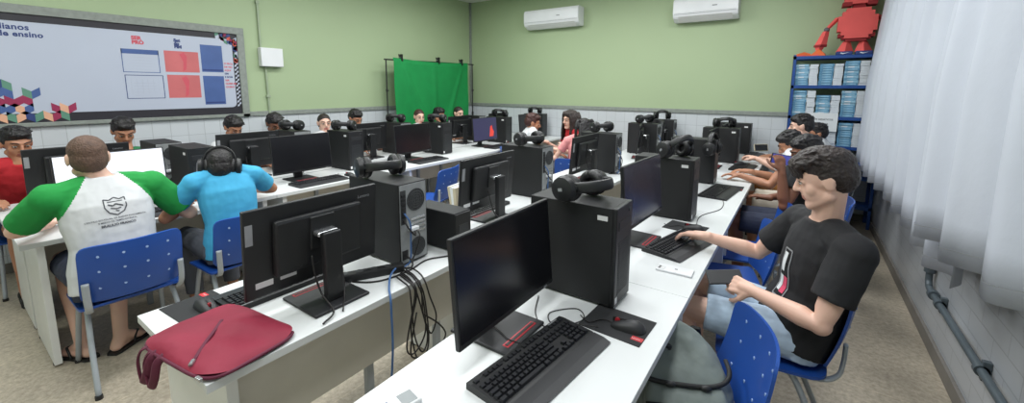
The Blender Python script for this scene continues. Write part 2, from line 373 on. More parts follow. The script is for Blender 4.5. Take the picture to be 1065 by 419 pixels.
# ---------------------------------------------------------------- desktop tower (front looks along +x)
G_TOW = 'black desktop towers on the desks'
def make_tower(label=''):
    t = thing('desktop_tower', label, 'computer', (0,0,0), 0, G_TOW)
    D, W, H = .185, .085, .39
    obj('case', bx(NB(), -D, D-.016, -W, W, .008, H, .003), M['case'], t)
    f = NB(); bx(f, D-.018, D, -W, W, .006, H+.002, .006); obj('front_panel', f, M['black'], t)
    v = NB()
    for k in range(22): bx(v, D-.002, D+.0015, -.055, .055, .05+k*.0095, .05+k*.0095+.0045)
    obj('vent', v, M['gun'], t)
    p = NB(); bx(p, D-.002, D+.002, -.06, .06, .30, .335, .002); obj('drive_bay', p, M['dark'], t)
    p = NB(); cyl(p, (D-.001, .05, .362), (D+.003, .05, .362), .009, n=14); o = obj('power_button', p, M['gun'], t)
    p = NB(); bx(p, D-.001, D+.0012, -.075, -.055, .018, .043); o = obj('badge', p, M['sticker'], t); o['label'] = 'small white badge'
    p = NB(); bx(p, D-.075, D-.035, -W-.0012, -W+.001, H-.05, H-.032); o = obj('asset_label', p, M['sticker'], t); o['label'] = 'white asset label on the side'
    r = NB(); bx(r, -D-.003, -D+.002, -W+.006, W-.006, .014, H-.006, .001); ro = obj('rear_panel', r, M['galv'], t); ro['label'] = 'bare metal rear panel'
    for cz, rr, nm in ((.305, .052, 'fan_grille'), (.075, .045, 'fan_grille')):
        g = NB(); cy = -.015 if cz > .2 else -.02
        for q in (1, .76, .52, .28): tube(g, [(-D-.005, cy+math.cos(a)*rr*q, cz+math.sin(a)*rr*q) for a in [2*PI*k/20 for k in range(21)]], .0022, 6, sm=0)
        for a in range(4): cyl(g, (-D-.005, cy+math.cos(a*PI/4)*rr, cz+math.sin(a*PI/4)*rr), (-D-.005, cy-math.cos(a*PI/4)*rr, cz-math.sin(a*PI/4)*rr), .0018, n=6)
        cyl(g, (-D-.002, cy, cz), (-D-.0045, cy, cz), rr*1.02, n=24)
        obj(nm, g, M['gun'], ro)
    p = NB(); bx(p, -D-.005, -D, .045, .076, .20, .36, .001); o = obj('port_plate', p, M['gun'], ro)
    q = NB()
    for k in range(7): bx(q, -D-.009, -D-.003, .049, .072, .21+k*.02, .21+k*.02+.011, .001)
    obj('port', q, M['black'], ro)
    q = NB()
    for k in range(4): bx(q, -D-.006, -D, -.07, .02, .145+k*.021, .145+k*.021+.012, .001)
    obj('expansion_slot', q, M['chrome'], ro)
    q = NB(); bx(q, -D-.006, -D, .04, .075, .03, .075, .002); obj('power_socket', q, M['black'], ro)
    q = NB(); tube(q, [(-D-.01,.06,.255),(-D-.035,.05,.21),(-D-.03,.045,.12),(-D-.028,.05,.03),(-D-.02,.08,.006)], .004); o = obj('network_cable', q, M['bcable'], t); o['label'] = 'blue network cable'
    q = NB(); tube(q, [(-D-.008,.055,.05),(-D-.04,.05,.03),(-D-.045,.07,.006),(-D+.05,.12,.005)], .004); tube(q, [(-D-.01,.0,.17),(-D-.045,.03,.15),(-D-.035,.06,.19),(-D-.01,.06,.22)], .004); tube(q, [(-D-.01,-.02,.15),(-D-.04,.0,.13),(-D-.035,.03,.05),(-D-.02,.06,.006)], .0035); obj('power_cable', q, M['cable'], t)
    q = NB(); bx(q, -D-.03, -D-.006, -.01, .04, .165, .182, .003); o = obj('video_plug', q, M['white'], ro)
    for a in (-1, 1):
        for b in (-1, 1): obj('foot', cyl(NB(), (a*(D-.04), b*(W-.02), 0), (a*(D-.04), b*(W-.02), .009), .012, n=12), M['black'], t)
    return t
# ---------------------------------------------------------------- keyboard (user on +x), mouse, mat, headset
ROWS = [(-.062, [(-.215,.0)]+[(x, 0) for x in []])]
def key_layout():
    ks = []  # x (depth), y, width-x, width-y ; y to the typist's right is +y when the user faces -x
    p = .0190
    def row(xd, ys, w=.0165): 
        for y in ys: ks.append((xd, y, .0155, w))
    x0 = -.058
    row(x0, [-.207]+[-.169+k*p for k in range(4)]+[-.083+k*p for k in range(4)]+[.003+k*p for k in range(4)]+[.083+k*p for k in range(3)]+[.145+k*p for k in range(4)])
    xs = [x0+.026+k*.0185 for k in range(5)]
    row(xs[0], [-.207+k*p for k in range(13)]); ks.append((xs[0], .050, .0155, .034)); row(xs[0], [.083+k*p for k in range(3)]+[.145+k*p for k in range(4)])
    ks.append((xs[1], -.202, .0155, .026)); row(xs[1], [-.178+k*p for k in range(12)]); ks.append((xs[1], .053, .0155, .027)); row(xs[1], [.083+k*p for k in range(3)]+[.145+k*p for k in range(3)])
    ks.append((xs[2], -.200, .0155, .031)); row(xs[2], [-.173+k*p for k in range(11)]); ks.append((xs[2], .046, .0155, .041)); row(xs[2], [.145+k*p for k in range(3)])
    ks.append((xs[3], -.205, .0155, .022)); row(xs[3], [-.183+k*p for k in range(11)]); ks.append((xs[3], .040, .0155, .053)); row(xs[3], [.102]+[.145+k*p for k in range(3)])
    for y, w in ((-.204,.024),(-.178,.022),(-.153,.022),(-.083,.112),(-.012,.022),(.012,.022),(.036,.022),(.057,.019)): ks.append((xs[4], y, .0155, w))
    row(xs[4], [.083+k*p for k in range(3)]); ks.append((xs[4], .1545, .0155, .0355)); ks.append((xs[4], .183, .0155, .0165)); ks.append((xs[1]+.009, .202, .034, .0165)); ks.append((xs[3]+.009, .202, .034, .0165))
    return ks
def key_bm(x, y, wx, wy, bm=None):
    bm = bm or NB(); a, b = wx/2, wy/2; z0, z1 = .017, .0255; s = .0022
    vs = [bm.verts.new(c) for c in [(x-a,y-b,z0),(x+a,y-b,z0),(x+a,y+b,z0),(x-a,y+b,z0),(x-a+s,y-b+s,z1),(x+a-s,y-b+s,z1),(x+a-s,y+b-s,z1),(x-a+s,y+b-s,z1)]]
    for f in [(3,2,1,0),(4,5,6,7),(0,1,5,4),(1,2,6,5),(2,3,7,6),(3,0,4,7)]: bm.faces.new([vs[i] for i in f])
    return bm
G_KB = 'black keyboards on the desks'
def make_keyboard(label, palm=False, single=False):
    t = thing('keyboard', label, 'keyboard', (0,0,0), 0, G_KB)
    b = NB(); prism(b, [(-.078,0),(.066,0),(.066,.012),(.055,.016),(-.060,.021),(-.078,.019)], 'y', -.226, .226); obj('base', b, M['black'], t)
    if palm:
        b = NB(); prism(b, [(.062,.0),(.122,.0),(.126,.005),(.10,.013),(.064,.015)], 'y', -.226, .226); obj('palm_rest', b, M['dark'], t)
    ks = key_layout()
    if single:
        ks2 = sorted(ks, key=lambda k: k[2]*k[3]); 
        for k in ks2[-99:]: obj('key', key_bm(*k), M['key'], t)
        r = NB()
        for k in ks2[:-99]: key_bm(*k, bm=r)
        o = obj('small_keys', r, M['key'], t); o['kind'] = 'stuff'
    else:
        r = NB()
        for k in ks: key_bm(*k, bm=r)
        obj('key_block', r, M['key'], t)
    l = NB(); bx(l, -.074, -.070, .15, .20, .0195, .0205); obj('status_light', l, M['greytext'], t)
    return t
def make_mouse(label, rest=0):
    t = thing('mouse', label, 'mouse', (0,0,0), 0, 'black mice on the mats')
    b = NB()
    prof = [(-.055,.016,.010),(-.045,.024,.018),(-.02,.029,.027),(.01,.031,.034),(.035,.030,.032),(.052,.022,.022),(.060,.008,.010)]
    rings = []
    for x, hw, h in prof: rings.append([b.verts.new((x, hw*math.cos(a), h*max(0, math.sin(a))**.8)) for a in [PI*k/12 for k in range(13)]])
    for p, q in zip(rings, rings[1:]):
        for k in range(12): b.faces.new((p[k], p[k+1], q[k+1], q[k]))
        b.faces.new((p[0], q[0], q[12], p[12]))
    b.faces.new(rings[0]); b.faces.new(rings[-1][::-1])
    obj('shell', b, M['dark'], t, smooth='auto')
    w = NB(); cyl(w, (-.035,-.004,.022), (-.035,.004,.022), .009, n=16); o = obj('scroll_wheel', w, M['red'], t); o['label'] = 'red scroll wheel'
    l = NB(); bx(l, -.052, .0, -.0007, .0007, .014, .0315); obj('button_gap', l, M['cable'], t)
    c = NB(); tube(c, [(-.054,0,.008),(-.09,.01,.004),(-.13,-.03,.004),(-.17,.0,.004)], .0018, 6); obj('cable', c, M['cable'], t)
    return t
def make_pad(label, red=True):
    t = thing('mouse_mat', label, 'mouse mat', (0,0,0), 0, 'black mouse mats on the desks')
    obj('mat', bx(NB(), -.11, .11, -.088, .088, 0, .003, .001), M['pad'], t)
    if red:
        o = obj('logo_tag', bx(NB(), .07, .108, -.062, -.04, .0028, .0034), M['tag'], t); o['label'] = 'small red printed tag'
        textobj('lettering', 'Lenovo', .0095, Matrix.Translation((.0865, -.0655, .0037)) @ Matrix.Rotation(R(0), 4, 'Z') @ Matrix.Translation((-.0155,.011,0)), M['paper'], o)
    return t
def make_headset(name, label):
    t = thing(name, label, 'headphones', (0,0,0), 0, 'black over-ear headphones')
    b = NB(); rr = .085
    arc = [(rr*1.0*math.cos(a), 0, .035+rr*1.15*math.sin(a)) for a in [PI*k/16 for k in range(17)]]
    tube(b, arc, .0125, 8, sm=2, flat=(1.7,.5)); obj('headband', b, M['black'], t)
    b = NB(); arc2 = [(rr*.93*math.cos(a), 0, .035+rr*1.08*math.sin(a)) for a in [PI*(.22+.56*k/12) for k in range(13)]]
    tube(b, arc2, .013, 8, sm=2, flat=(1.5,.6)); obj('headband_pad', b, M['cushion'], t)
    for s in (-1, 1):
        c = NB(); 
        loft(c, [(( s*.080,0,0),(0,.042,0),(0,0,.048)),((s*.094,0,0),(0,.052,0),(0,0,.058)),((s*.112,0,0),(0,.046,0),(0,0,.052)),((s*.120,0,0),(0,.024,0),(0,0,.028))])
        cyl(c, (s*.085,0,.03), (s*.088,0,.062), .008)
        e = obj('ear_cup', c, M['black'], t, smooth='auto')
        c = NB()
        pts = [(s*.066, .035*math.cos(a), .042*math.sin(a)) for a in [2*PI*k/20 for k in range(21)]]
        tube(c, pts, .018, 10, sm=0); loft(c, [((s*.072,0,0),(0,.03,0),(0,0,.036)),((s*.084,0,0),(0,.03,0),(0,0,.036))])
        obj('ear_pad', c, M['cushion'], e)
        c = NB(); bx(c, s*.1195-.001, s*.1195+.001, -.006, .006, -.010, .010); obj('emblem', c, M['greytext'], e)
    return t
# ---------------------------------------------------------------- chair (faces +y)
def make_chair(label):
    t = thing('plastic_chair', label, 'chair', (0,0,0), 0, 'blue plastic school chairs on grey steel legs')
    def shell(nu, nv, fn, th):
        bm = NB(); A = [[None]*(nv+1) for _ in range(nu+1)]; B = [[None]*(nv+1) for _ in range(nu+1)]
        for i in range(nu+1):
            for j in range(nv+1):
                p, n = fn(i/nu*2-1, j/nv*2-1); A[i][j] = bm.verts.new(p); B[i][j] = bm.verts.new(Vector(p)-Vector(n)*th)
        for i in range(nu):
            for j in range(nv):
                bm.faces.new((A[i][j],A[i+1][j],A[i+1][j+1],A[i][j+1])); bm.faces.new((B[i][j],B[i][j+1],B[i+1][j+1],B[i+1][j]))
        for i in range(nu): bm.faces.new((A[i][0],B[i][0],B[i+1][0],A[i+1][0])); bm.faces.new((A[i][nv],A[i+1][nv],B[i+1][nv],B[i][nv]))
        for j in range(nv): bm.faces.new((A[0][j],A[0][j+1],B[0][j+1],B[0][j])); bm.faces.new((A[nu][j],B[nu][j],B[nu][j+1],A[nu][j+1]))
        return bm
    def sq(u, v, p=9):  # rounded-rectangle mapping
        k = 1/max(1e-6, (abs(u)**p+abs(v)**p)**(1/p))*max(abs(u), abs(v)) if (u or v) else 1
        return u*k, v*k
    def seat(u, v):
        a, b = sq(u, v); x = a*.215; y = b*.20
        z = .445-.012*(1-a*a)*(1-b*b)-(max(0, b-.6)**2)*.12+(max(0, -b-.7)**2)*.2
        return (x, y, z), (0,0,1)
    obj('seat', shell(16, 14, seat, .012), M['blue'], t, smooth='auto')
    def bp(a, b):
        x = a*.21; y = -.215-.05*(1-a*a)-.035*(b)+.045*(b*b)*.3; z = .635+b*.155
        return V(x, y, z)
    def back(u, v):
        a, b = sq(u, v); return bp(a, b), (0.0, 1, .2)
    bo = obj('backrest', shell(18, 12, back, .010), M['blue'], t, smooth='auto')
    for j in (-.5, .1, .62):
        for i in (-.66, -.22, .22, .66):
            p = bp(i, j); q = NB(); cyl(q, p+V(0,.0012,0), p+V(0,-.0115,0), .0062, n=10); obj('vent_hole', q, M['hole'], bo)
    for s in (-1, 1):
        l = NB(); tube(l, [(s*.20,.22,0),(s*.185,.155,.25),(s*.175,.11,.40),(s*.175,.06,.425),(s*.175,-.05,.428)], .0125, 10, sm=6); obj('leg', l, M['steel'], t)
        l = NB(); tube(l, [(s*.205,-.27,0),(s*.19,-.16,.25),(s*.178,-.09,.40),(s*.175,-.04,.425),(s*.175,.02,.428)], .0125, 10, sm=6); obj('leg', l, M['steel'], t)
        l = NB(); tube(l, [(s*.175,-.02,.420),(s*.180,-.17,.425),(s*.188,-.225,.46),(s*.192,-.238,.52),(s*.192,-.240,.60)], .0115, 10, sm=6, flat=(1.3,.7)); obj('back_support', l, M['steel'], t)
        obj('foot_cap', cyl(NB(), (s*.20,.22,0), (s*.20,.22,.02), .016, n=10), M['black'], t); obj('foot_cap', cyl(NB(), (s*.205,-.27,0), (s*.205,-.27,.02), .016, n=10), M['black'], t)
    for yy in (.07, -.08): obj('cross_bar', cyl(NB(), (-.175,yy,.424), (.175,yy,.424), .010), M['steel'], t)
    return t
def place(fn, first, loc, rot, label, *a):
    if first.get(fn) is None:
        first[fn] = fn(label, *a) ; t = first[fn]; t.location = loc; t.rotation_euler = rot if isinstance(rot, tuple) else (0,0,rot); return t
    return dup(first[fn], loc, rot, label)
PR = {}
# ---- monitors: (row, x, y, rotation, label)
mons = [
 (-.755,1.07,0,'dark',  'black monitor showing its dark screen, nearest the camera on the right-hand desk row'),
 (-.66,2.19,-3,'dark2', 'black monitor with reflection-tinted dark screen between the two nearest towers of the right-hand row'),
 (-.72,3.48,0,'dark',  'third monitor from the camera on the right-hand row, half hidden behind a tower with headphones'),
 (-.72,4.80,0,'dark',  'fourth monitor from the camera on the right-hand row, mostly hidden behind towers'),
 (-.72,5.62,0,'dark',  'farthest monitor of the right-hand row, near the back wall'),
 (-1.53,.85,180,'dark', 'large black monitor seen from behind, beside the maroon bag'),
 (-1.60,2.03,180,'dark', 'black monitor seen from behind, second from the camera on the middle row'),
 (-1.58,3.42,180,'dark', 'black monitor seen from behind, third from the camera on the middle row'),
 (-1.56,4.90,195,'dark', 'black monitor seen from behind, fourth from the camera on the middle row'),
 (-1.56,5.72,205,'dark', 'farthest black monitor of the middle row, seen from behind near the back wall'),
 (-3.63,.69,0,'lit', 'monitor with a lit white screen before the boy in white and green'),
 (-3.62,1.93,0,'dark', 'black monitor with dark screen facing the camera, right of the boy with headphones'),
 (-3.64,3.24,0,'dark', 'black monitor with dark screen below the people before the green backdrop'),
 (-3.65,4.58,0,'purple', 'monitor lit with a dark purple picture with a red shape, in front of the corner'),
 (-3.65,5.72,0,'dark', 'farthest monitor in the row of the boy with headphones, behind the boy in white'),
 (-4.2,.63,180,'dark', 'black monitor seen from behind in front of the boy in the red shirt'),
 (-4.2,1.74,180,'dark', 'black monitor seen from behind, directly beyond the head of the boy with headphones'),
 (-4.2,3.03,180,'dark', 'black monitor seen from behind, under the poster-side wall with a dark head above it'),
 (-4.2,4.66,180,'dark', 'black monitor seen from behind in front of the green backdrop'),
 (-4.2,5.62,180,'dark', 'black monitor seen from behind right of the green backdrop by the corner'),
]
M['screen2'] = mat('painted_reflection_screen', (66,64,74), .2, var=.05)  # dark glass with the room's reflection painted in as a grey-purple base colour
first = {}
proto = {'dark': ('monitor','screen'), 'dark2': ('monitor','screen2'), 'lit': ('monitor','lit_white'), 'purple': ('monitor','lit_purple')}
for x, y, rz, kind, lab in mons:
    lift = .04 if kind == 'dark2' else 0
    if kind not in first:
        t = make_monitor(*proto[kind], lift=lift, label=lab); first[kind] = t
        t.location = (x, y, HD); t.rotation_euler = (0,0,R(rz))
        tilt = Matrix.Translation((.0,0,.245+lift)) @ Matrix.Rotation(R(-5), 4, 'Y')
        S = [c for c in t.children if c.name.startswith('screen')][0]
        if kind == 'lit':
            b = NB(); bx(b, .0066, .0074, -.02, .03, -.05, -.042); bx(b, .0066, .0074, -.012, .02, -.03, -.018); bmesh.ops.transform(b, matrix=tilt, verts=b.verts); obj('page_text', b, M['lit_text'], S)
        if kind == 'purple':
            b = NB(); prism(b, [(.08,-.11),(.17,-.11),(.19,-.05),(.16,.0),(.15,.05),(.11,.03),(.10,-.03)], 'x', .0066, .0074); bmesh.ops.transform(b, matrix=tilt, verts=b.verts); obj('picture', b, M['lit_red'], S)
    else: dup(first[kind], (x, y, HD), R(rz), lab)
# ---- towers
tows = [
 (-.70,1.495,0,'large black tower nearest the camera on the right-hand row, with headphones on top'),
 (-.69,2.765,0,'second large black tower on the right-hand row, beyond the reflection-tinted dark screen'),
 (-.755,3.965,0,'narrow looking black tower with headphones hung on its corner, third on the right-hand row'),
 (-.72,5.22,0,'fourth black tower on the right-hand row, with dark headphones heaped on top'),
 (-.68,6.05,0,'farthest black tower on the right-hand row, against the back wall'),
 (-1.645,1.285,180,'black tower with bare metal rear and blue cable, beside the large monitor seen from behind'),
 (-1.72,2.68,180,'black tower showing its metal rear, second on the middle row, with headphones on top'),
 (-1.62,3.90,180,'black tower behind the third monitor of the middle row, headphones on top'),
 (-1.62,5.28,180,'black tower behind the fourth monitor of the middle row'),
 (-1.62,6.08,180,'farthest black tower of the middle row, with headphones on top'),
 (-3.735,1.15,0,'black tower between the lit white screen and the boy with headphones'),
 (-3.82,2.49,0,'black tower with headphones on top, right of the dark screen facing the camera'),
 (-3.79,3.77,0,'black tower with headphones on top in front of the green backdrop'),
 (-3.79,5.10,0,'black tower with headphones heaped on top near the room corner'),
 (-3.75,6.10,0,'black tower by the back wall beyond the boy in white, headphones on top'),
 (-4.225,1.10,180,'black tower with open metal rear, right behind the lit white screen'),
 (-4.25,2.18,180,'black tower topped with headphones behind the dark screen facing the camera'),
 (-4.2,3.46,180,'black tower left of the green backdrop, headphones on top'),
 (-4.26,5.05,180,'black tower by the right edge of the green backdrop'),
]
tw = None
for x, y, rz, lab in tows:
    if tw is None: tw = make_tower(lab); tw.location = (x, y, HD)
    else: dup(tw, (x, y, HD), R(rz), lab)
# ---- keyboards
kb = make_keyboard('large black keyboard with palm rest in the foreground at bottom centre', True, True); kb.location = (-.595,1.00,HD); kb.rotation_euler = (0,0,R(-6))
kb2 = make_keyboard('black keyboard under the hand of the boy in the black t-shirt', True, True); kb2.location = (-.485,2.25,HD); kb2.rotation_euler = (0,0,R(-13))
kb3 = make_keyboard('black keyboard in front of the large monitor seen from behind, beside the maroon bag', True, True); kb3.location = (-1.72,.80,HD); kb3.rotation_euler = (0,0,R(180))
kb4 = make_keyboard('black keyboard on the right-hand row just beyond the second tower', True); kb4.location = (-.50,3.60,HD); kb4.rotation_euler = (0,0,R(-6))
for x, y, rz, lab in [(-.47,4.92,-4,'black keyboard with a mouse lying on it, farther along the right-hand row'), (-.45,5.90,0,'farthest black keyboard of the right-hand row, by the back wall'),
    (-3.44,1.96,0,'black keyboard below the dark screen right of the boy with headphones'), (-3.46,3.28,0,'black keyboard below the monitor in front of the green backdrop'),
    (-3.48,4.66,0,'black keyboard below the purple lit monitor'), (-1.74,2.14,180,'black keyboard behind the second monitor of the middle row'), (-3.44,.66,0,'black keyboard in front of the boy in the white and green shirt'),
    (-4.38,.60,180,'black keyboard in front of the boy in the red shirt')]:
    dup(kb4, (x, y, HD), R(rz), lab)
# ---- mats and mice
pd = make_pad('black mouse mat with red tag in the foreground, below the nearest tower'); pd.location = (-.47,1.335,HD); pd.rotation_euler = (0,0,R(-2))
for x, y, rz, lab in [(-.51,2.56,-6,'black mouse mat beyond the keyboard of the boy in the black t-shirt'), (-1.805,.53,184,'black mouse mat at the near end of the middle row, behind the maroon bag'), (-.45,3.86,0,'black mouse mat beside the keyboard beyond the second tower')]:
    dup(pd, (x, y, HD), R(rz), lab)
ms = make_mouse('black mouse with red wheel on the foreground mat'); ms.location = (-.43,1.325,HD+.003); ms.rotation_euler = (0,0,R(8))
for x, y, z, rz, lab in [(-.46,2.545,.003,0,'black mouse just beyond the fingers of the boy in the black t-shirt'), (-1.775,.54,.003,180,'black mouse on the mat behind the maroon bag'), (-3.45,2.27,0,0,'black mouse right of the keyboard below the dark screen'),
   (-3.50,4.98,0,0,'black mouse right of the keyboard of the purple lit monitor'), (-.50,4.98,.026,30,'black mouse lying on the keyboard farther along the right-hand row')]:
    dup(ms, (x, y, HD+z), R(rz), lab)
# ---- headsets: top of a tower is z = 1.13
TZ = HD+.392
hs = make_headset('headphones', 'large black headphones lying on the nearest tower of the right-hand row')
def lay(x, y, yaw, lab, z=TZ, roll=78, o=None):
    m = Matrix.Translation((x, y, z+.054)) @ Matrix.Rotation(R(yaw), 4, 'Z') @ Matrix.Rotation(R(roll), 4, 'X')
    t = hs if o is None else dup(hs, (0,0,0), 0, lab)
    t.location = m.to_translation(); t.rotation_euler = m.to_euler()
lay(-.69,1.47,75,'')
RL = iter([50, 66, 80, 84, 78, 74, 60, 80, 72, 66, 70, 80, 72])
for x, y, yaw, lab in [(-.64,2.74,60,'black headphones lying on the second tower of the right-hand row'), (-.70,5.22,20,'black headphones heaped on the fourth tower of the right-hand row'),
   (-1.67,1.27,70,'black headphones lying on the tower with the bare metal rear'), (-1.69,2.66,70,'black headphones on the second tower of the middle row'),
   (-1.62,3.90,60,'black headphones on the tower behind the third monitor of the middle row'), (-1.62,5.28,60,'black headphones above the fourth monitor of the middle row'), (-1.62,6.08,20,'black headphones on the farthest tower of the middle row'),
   (-3.80,2.47,30,'black headphones on the tower right of the dark screen facing the camera'), (-3.78,3.77,20,'black headphones on the tower in front of the green backdrop'), (-3.78,5.10,20,'black headphones heaped on the tower near the room corner'),
   (-3.75,6.08,20,'black headphones on the tower by the back wall beyond the boy in white'), (-4.22,2.16,20,'black headphones behind the dark screen facing the camera, on the row facing it'), (-4.2,3.46,20,'black headphones on the tower left of the green backdrop')]:
    lay(x, y, yaw, lab, roll=next(RL), o=1)
# headphones hung upright over the corner of the third tower on the right
t = dup(hs, (-.60,3.90,TZ-.075), 0, 'black headphones hung upright over the corner of the third tower on the right-hand row'); t.rotation_euler = (0,0,R(80))
# ---- chairs
chs = [(-3.06,.57,90,'blue chair under the boy in the white and green shirt'), (-3.02,1.12,92,'blue chair under the boy with headphones'),
 (-3.05,2.90,104,'nearer of two empty blue chairs between the middle rows'), (-3.05,3.37,104,'farther of two empty blue chairs between the middle rows'),
 (-2.98,4.52,-50,'blue chair under the boy in white'), (-2.14,4.36,24,'blue chair under the girl in pink'), (-2.32,4.95,40,'blue chair under the girl in red'),
 (-.295,1.415,110,'blue chair with a grey backpack on its seat, nearest the camera on the right'),
 (-.045,2.09,97,'blue chair under the boy in the black t-shirt'), (-.32,2.66,104,'empty blue chair just beyond the boy in the black t-shirt'), (-.27,3.22,100,'second empty blue chair beyond the boy in the black t-shirt'),
 (.07,3.72,94,'blue chair under the teenager holding up a phone'), (.10,4.38,92,'blue chair under the teenager with black hair beyond the raised phone'), (.14,5.12,92,'blue chair under the pale teenager by the shelf'), (.27,5.64,93,'blue chair under the farthest teenager by the shelf'),
 (-4.9,.42,-90,'blue chair under the boy in the red shirt'), (-4.9,1.0,-90,'blue chair under the dark-haired person behind the lit white screen'),
 (-4.92,1.86,-90,'blue chair under the left one of two dark heads behind a monitor'), (-4.92,2.32,-90,'blue chair under the right one of two dark heads behind a monitor'), (-4.92,2.86,-90,'blue chair under the boy whose face shows over a monitor by the wall'), (-4.92,3.34,-90,'blue chair under the dark head left of the green backdrop'),
 (-4.82,4.29,-90,'blue chair under the reddish haired person before the green backdrop'), (-4.82,4.75,-90,'blue chair under the middle person before the green backdrop'), (-4.82,5.21,-90,'blue chair under the right person before the green backdrop')]
ch = None
for x, y, rz, lab in chs:
    if ch is None: ch = make_chair(lab); ch.location = (x, y, 0); ch.rotation_euler = (0,0,R(rz))
    else: dup(ch, (x, y, 0), R(rz), lab)
# ---------------------------------------------------------------- people
UP = V(0,0,1)
def ik(S, W, l1, l2, hint):
    d = W-S; L = min(d.length, (l1+l2)*.995); dn = d.normalized()
    a = (l1*l1-l2*l2+L*L)/(2*L); h = math.sqrt(max(0, l1*l1-a*a))
    p = hint-dn*hint.dot(dn); p.normalize()
    return S+dn*a+p*h, S+dn*L
def cap(bm, a, b, r0, r1, n=12):
    a = Vector(a); b = Vector(b)
    ell(bm, a, (r0,)*3, u=n, v=8); ell(bm, b, (r1,)*3, u=n, v=8)
    if (b-a).length > 1e-4: cyl(bm, a, b, r0, r1, n=n)
def limb(bm, pts, rs, n=16):
    # round-section loft along pts with flat ends
    rings = []
    P = [Vector(p) for p in pts]
    for i, p in enumerate(P):
        d = (P[min(i+1, len(P)-1)]-P[max(i-1, 0)]).normalized()
        x = d.orthogonal().normalized() if i == 0 else (px-d*px.dot(d)).normalized()
        px = x; y = d.cross(x); rings.append((p, x*rs[i], y*rs[i]))
    loft(bm, rings, n)
def lerp(a, b, t): return a+(b-a)*t
class Fig: pass
def hand(bm, W, D, N, T, curl=.35, sc=1.0, curls=None, thumb=None):
    # W wrist, D towards fingers, N out of the back of the hand, T towards the thumb side
    D = D.normalized(); N = (N-D*N.dot(D)).normalized(); T = T-D*T.dot(D)-N*T.dot(N); T.normalize()
    s = sc
    ends = []
    for i, (off, fl) in enumerate([(.030, .072), (.010, .080), (-.010, .074), (-.029, .058)]):
        kn = W+D*(.088-.004*abs(i-1))*s+T*off*s+N*.004*s
        cap(bm, W+T*off*.55*s+D*.01*s, kn, .0145*s, .0115*s)
        c = (curls[i] if curls else curl); p = kn; ang = c*.7; r = .0095*s
        spread = off*.9
        for j, f in enumerate((.46, .30, .24)):
            d = (D*math.cos(ang)-N*math.sin(ang)+T*spread*(1-j*.4)).normalized(); q = p+d*fl*f*s
            cap(bm, p, q, r, r*.9, 10); p = q; r *= .9; ang += c*(1.0 if j == 0 else .7)
        ends.append(p)
    th = thumb or (.55, .25)
    b = W+D*.022*s+T*.022*s
    d = (D*.62+T*.75-N*th[1]).normalized(); q = b+d*.040*s; cap(bm, b, q, .0155*s, .0125*s, 10)
    d = (D*.85+T*.35-N*th[0]).normalized(); q2 = q+d*.032*s; cap(bm, q, q2, .0118*s, .0105*s, 10)
    d = (D*.95+T*.05-N*th[0]).normalized(); cap(bm, q2, q2+d*.024*s, .0105*s, .0088*s, 10)
    cap(bm, W-D*.02*s, W+D*.045*s, .025*s, .024*s); ell(bm, W+D*.05*s, (.036*s,.012*s,.040*s), Matrix((T,N,D)).transposed())
    return ends
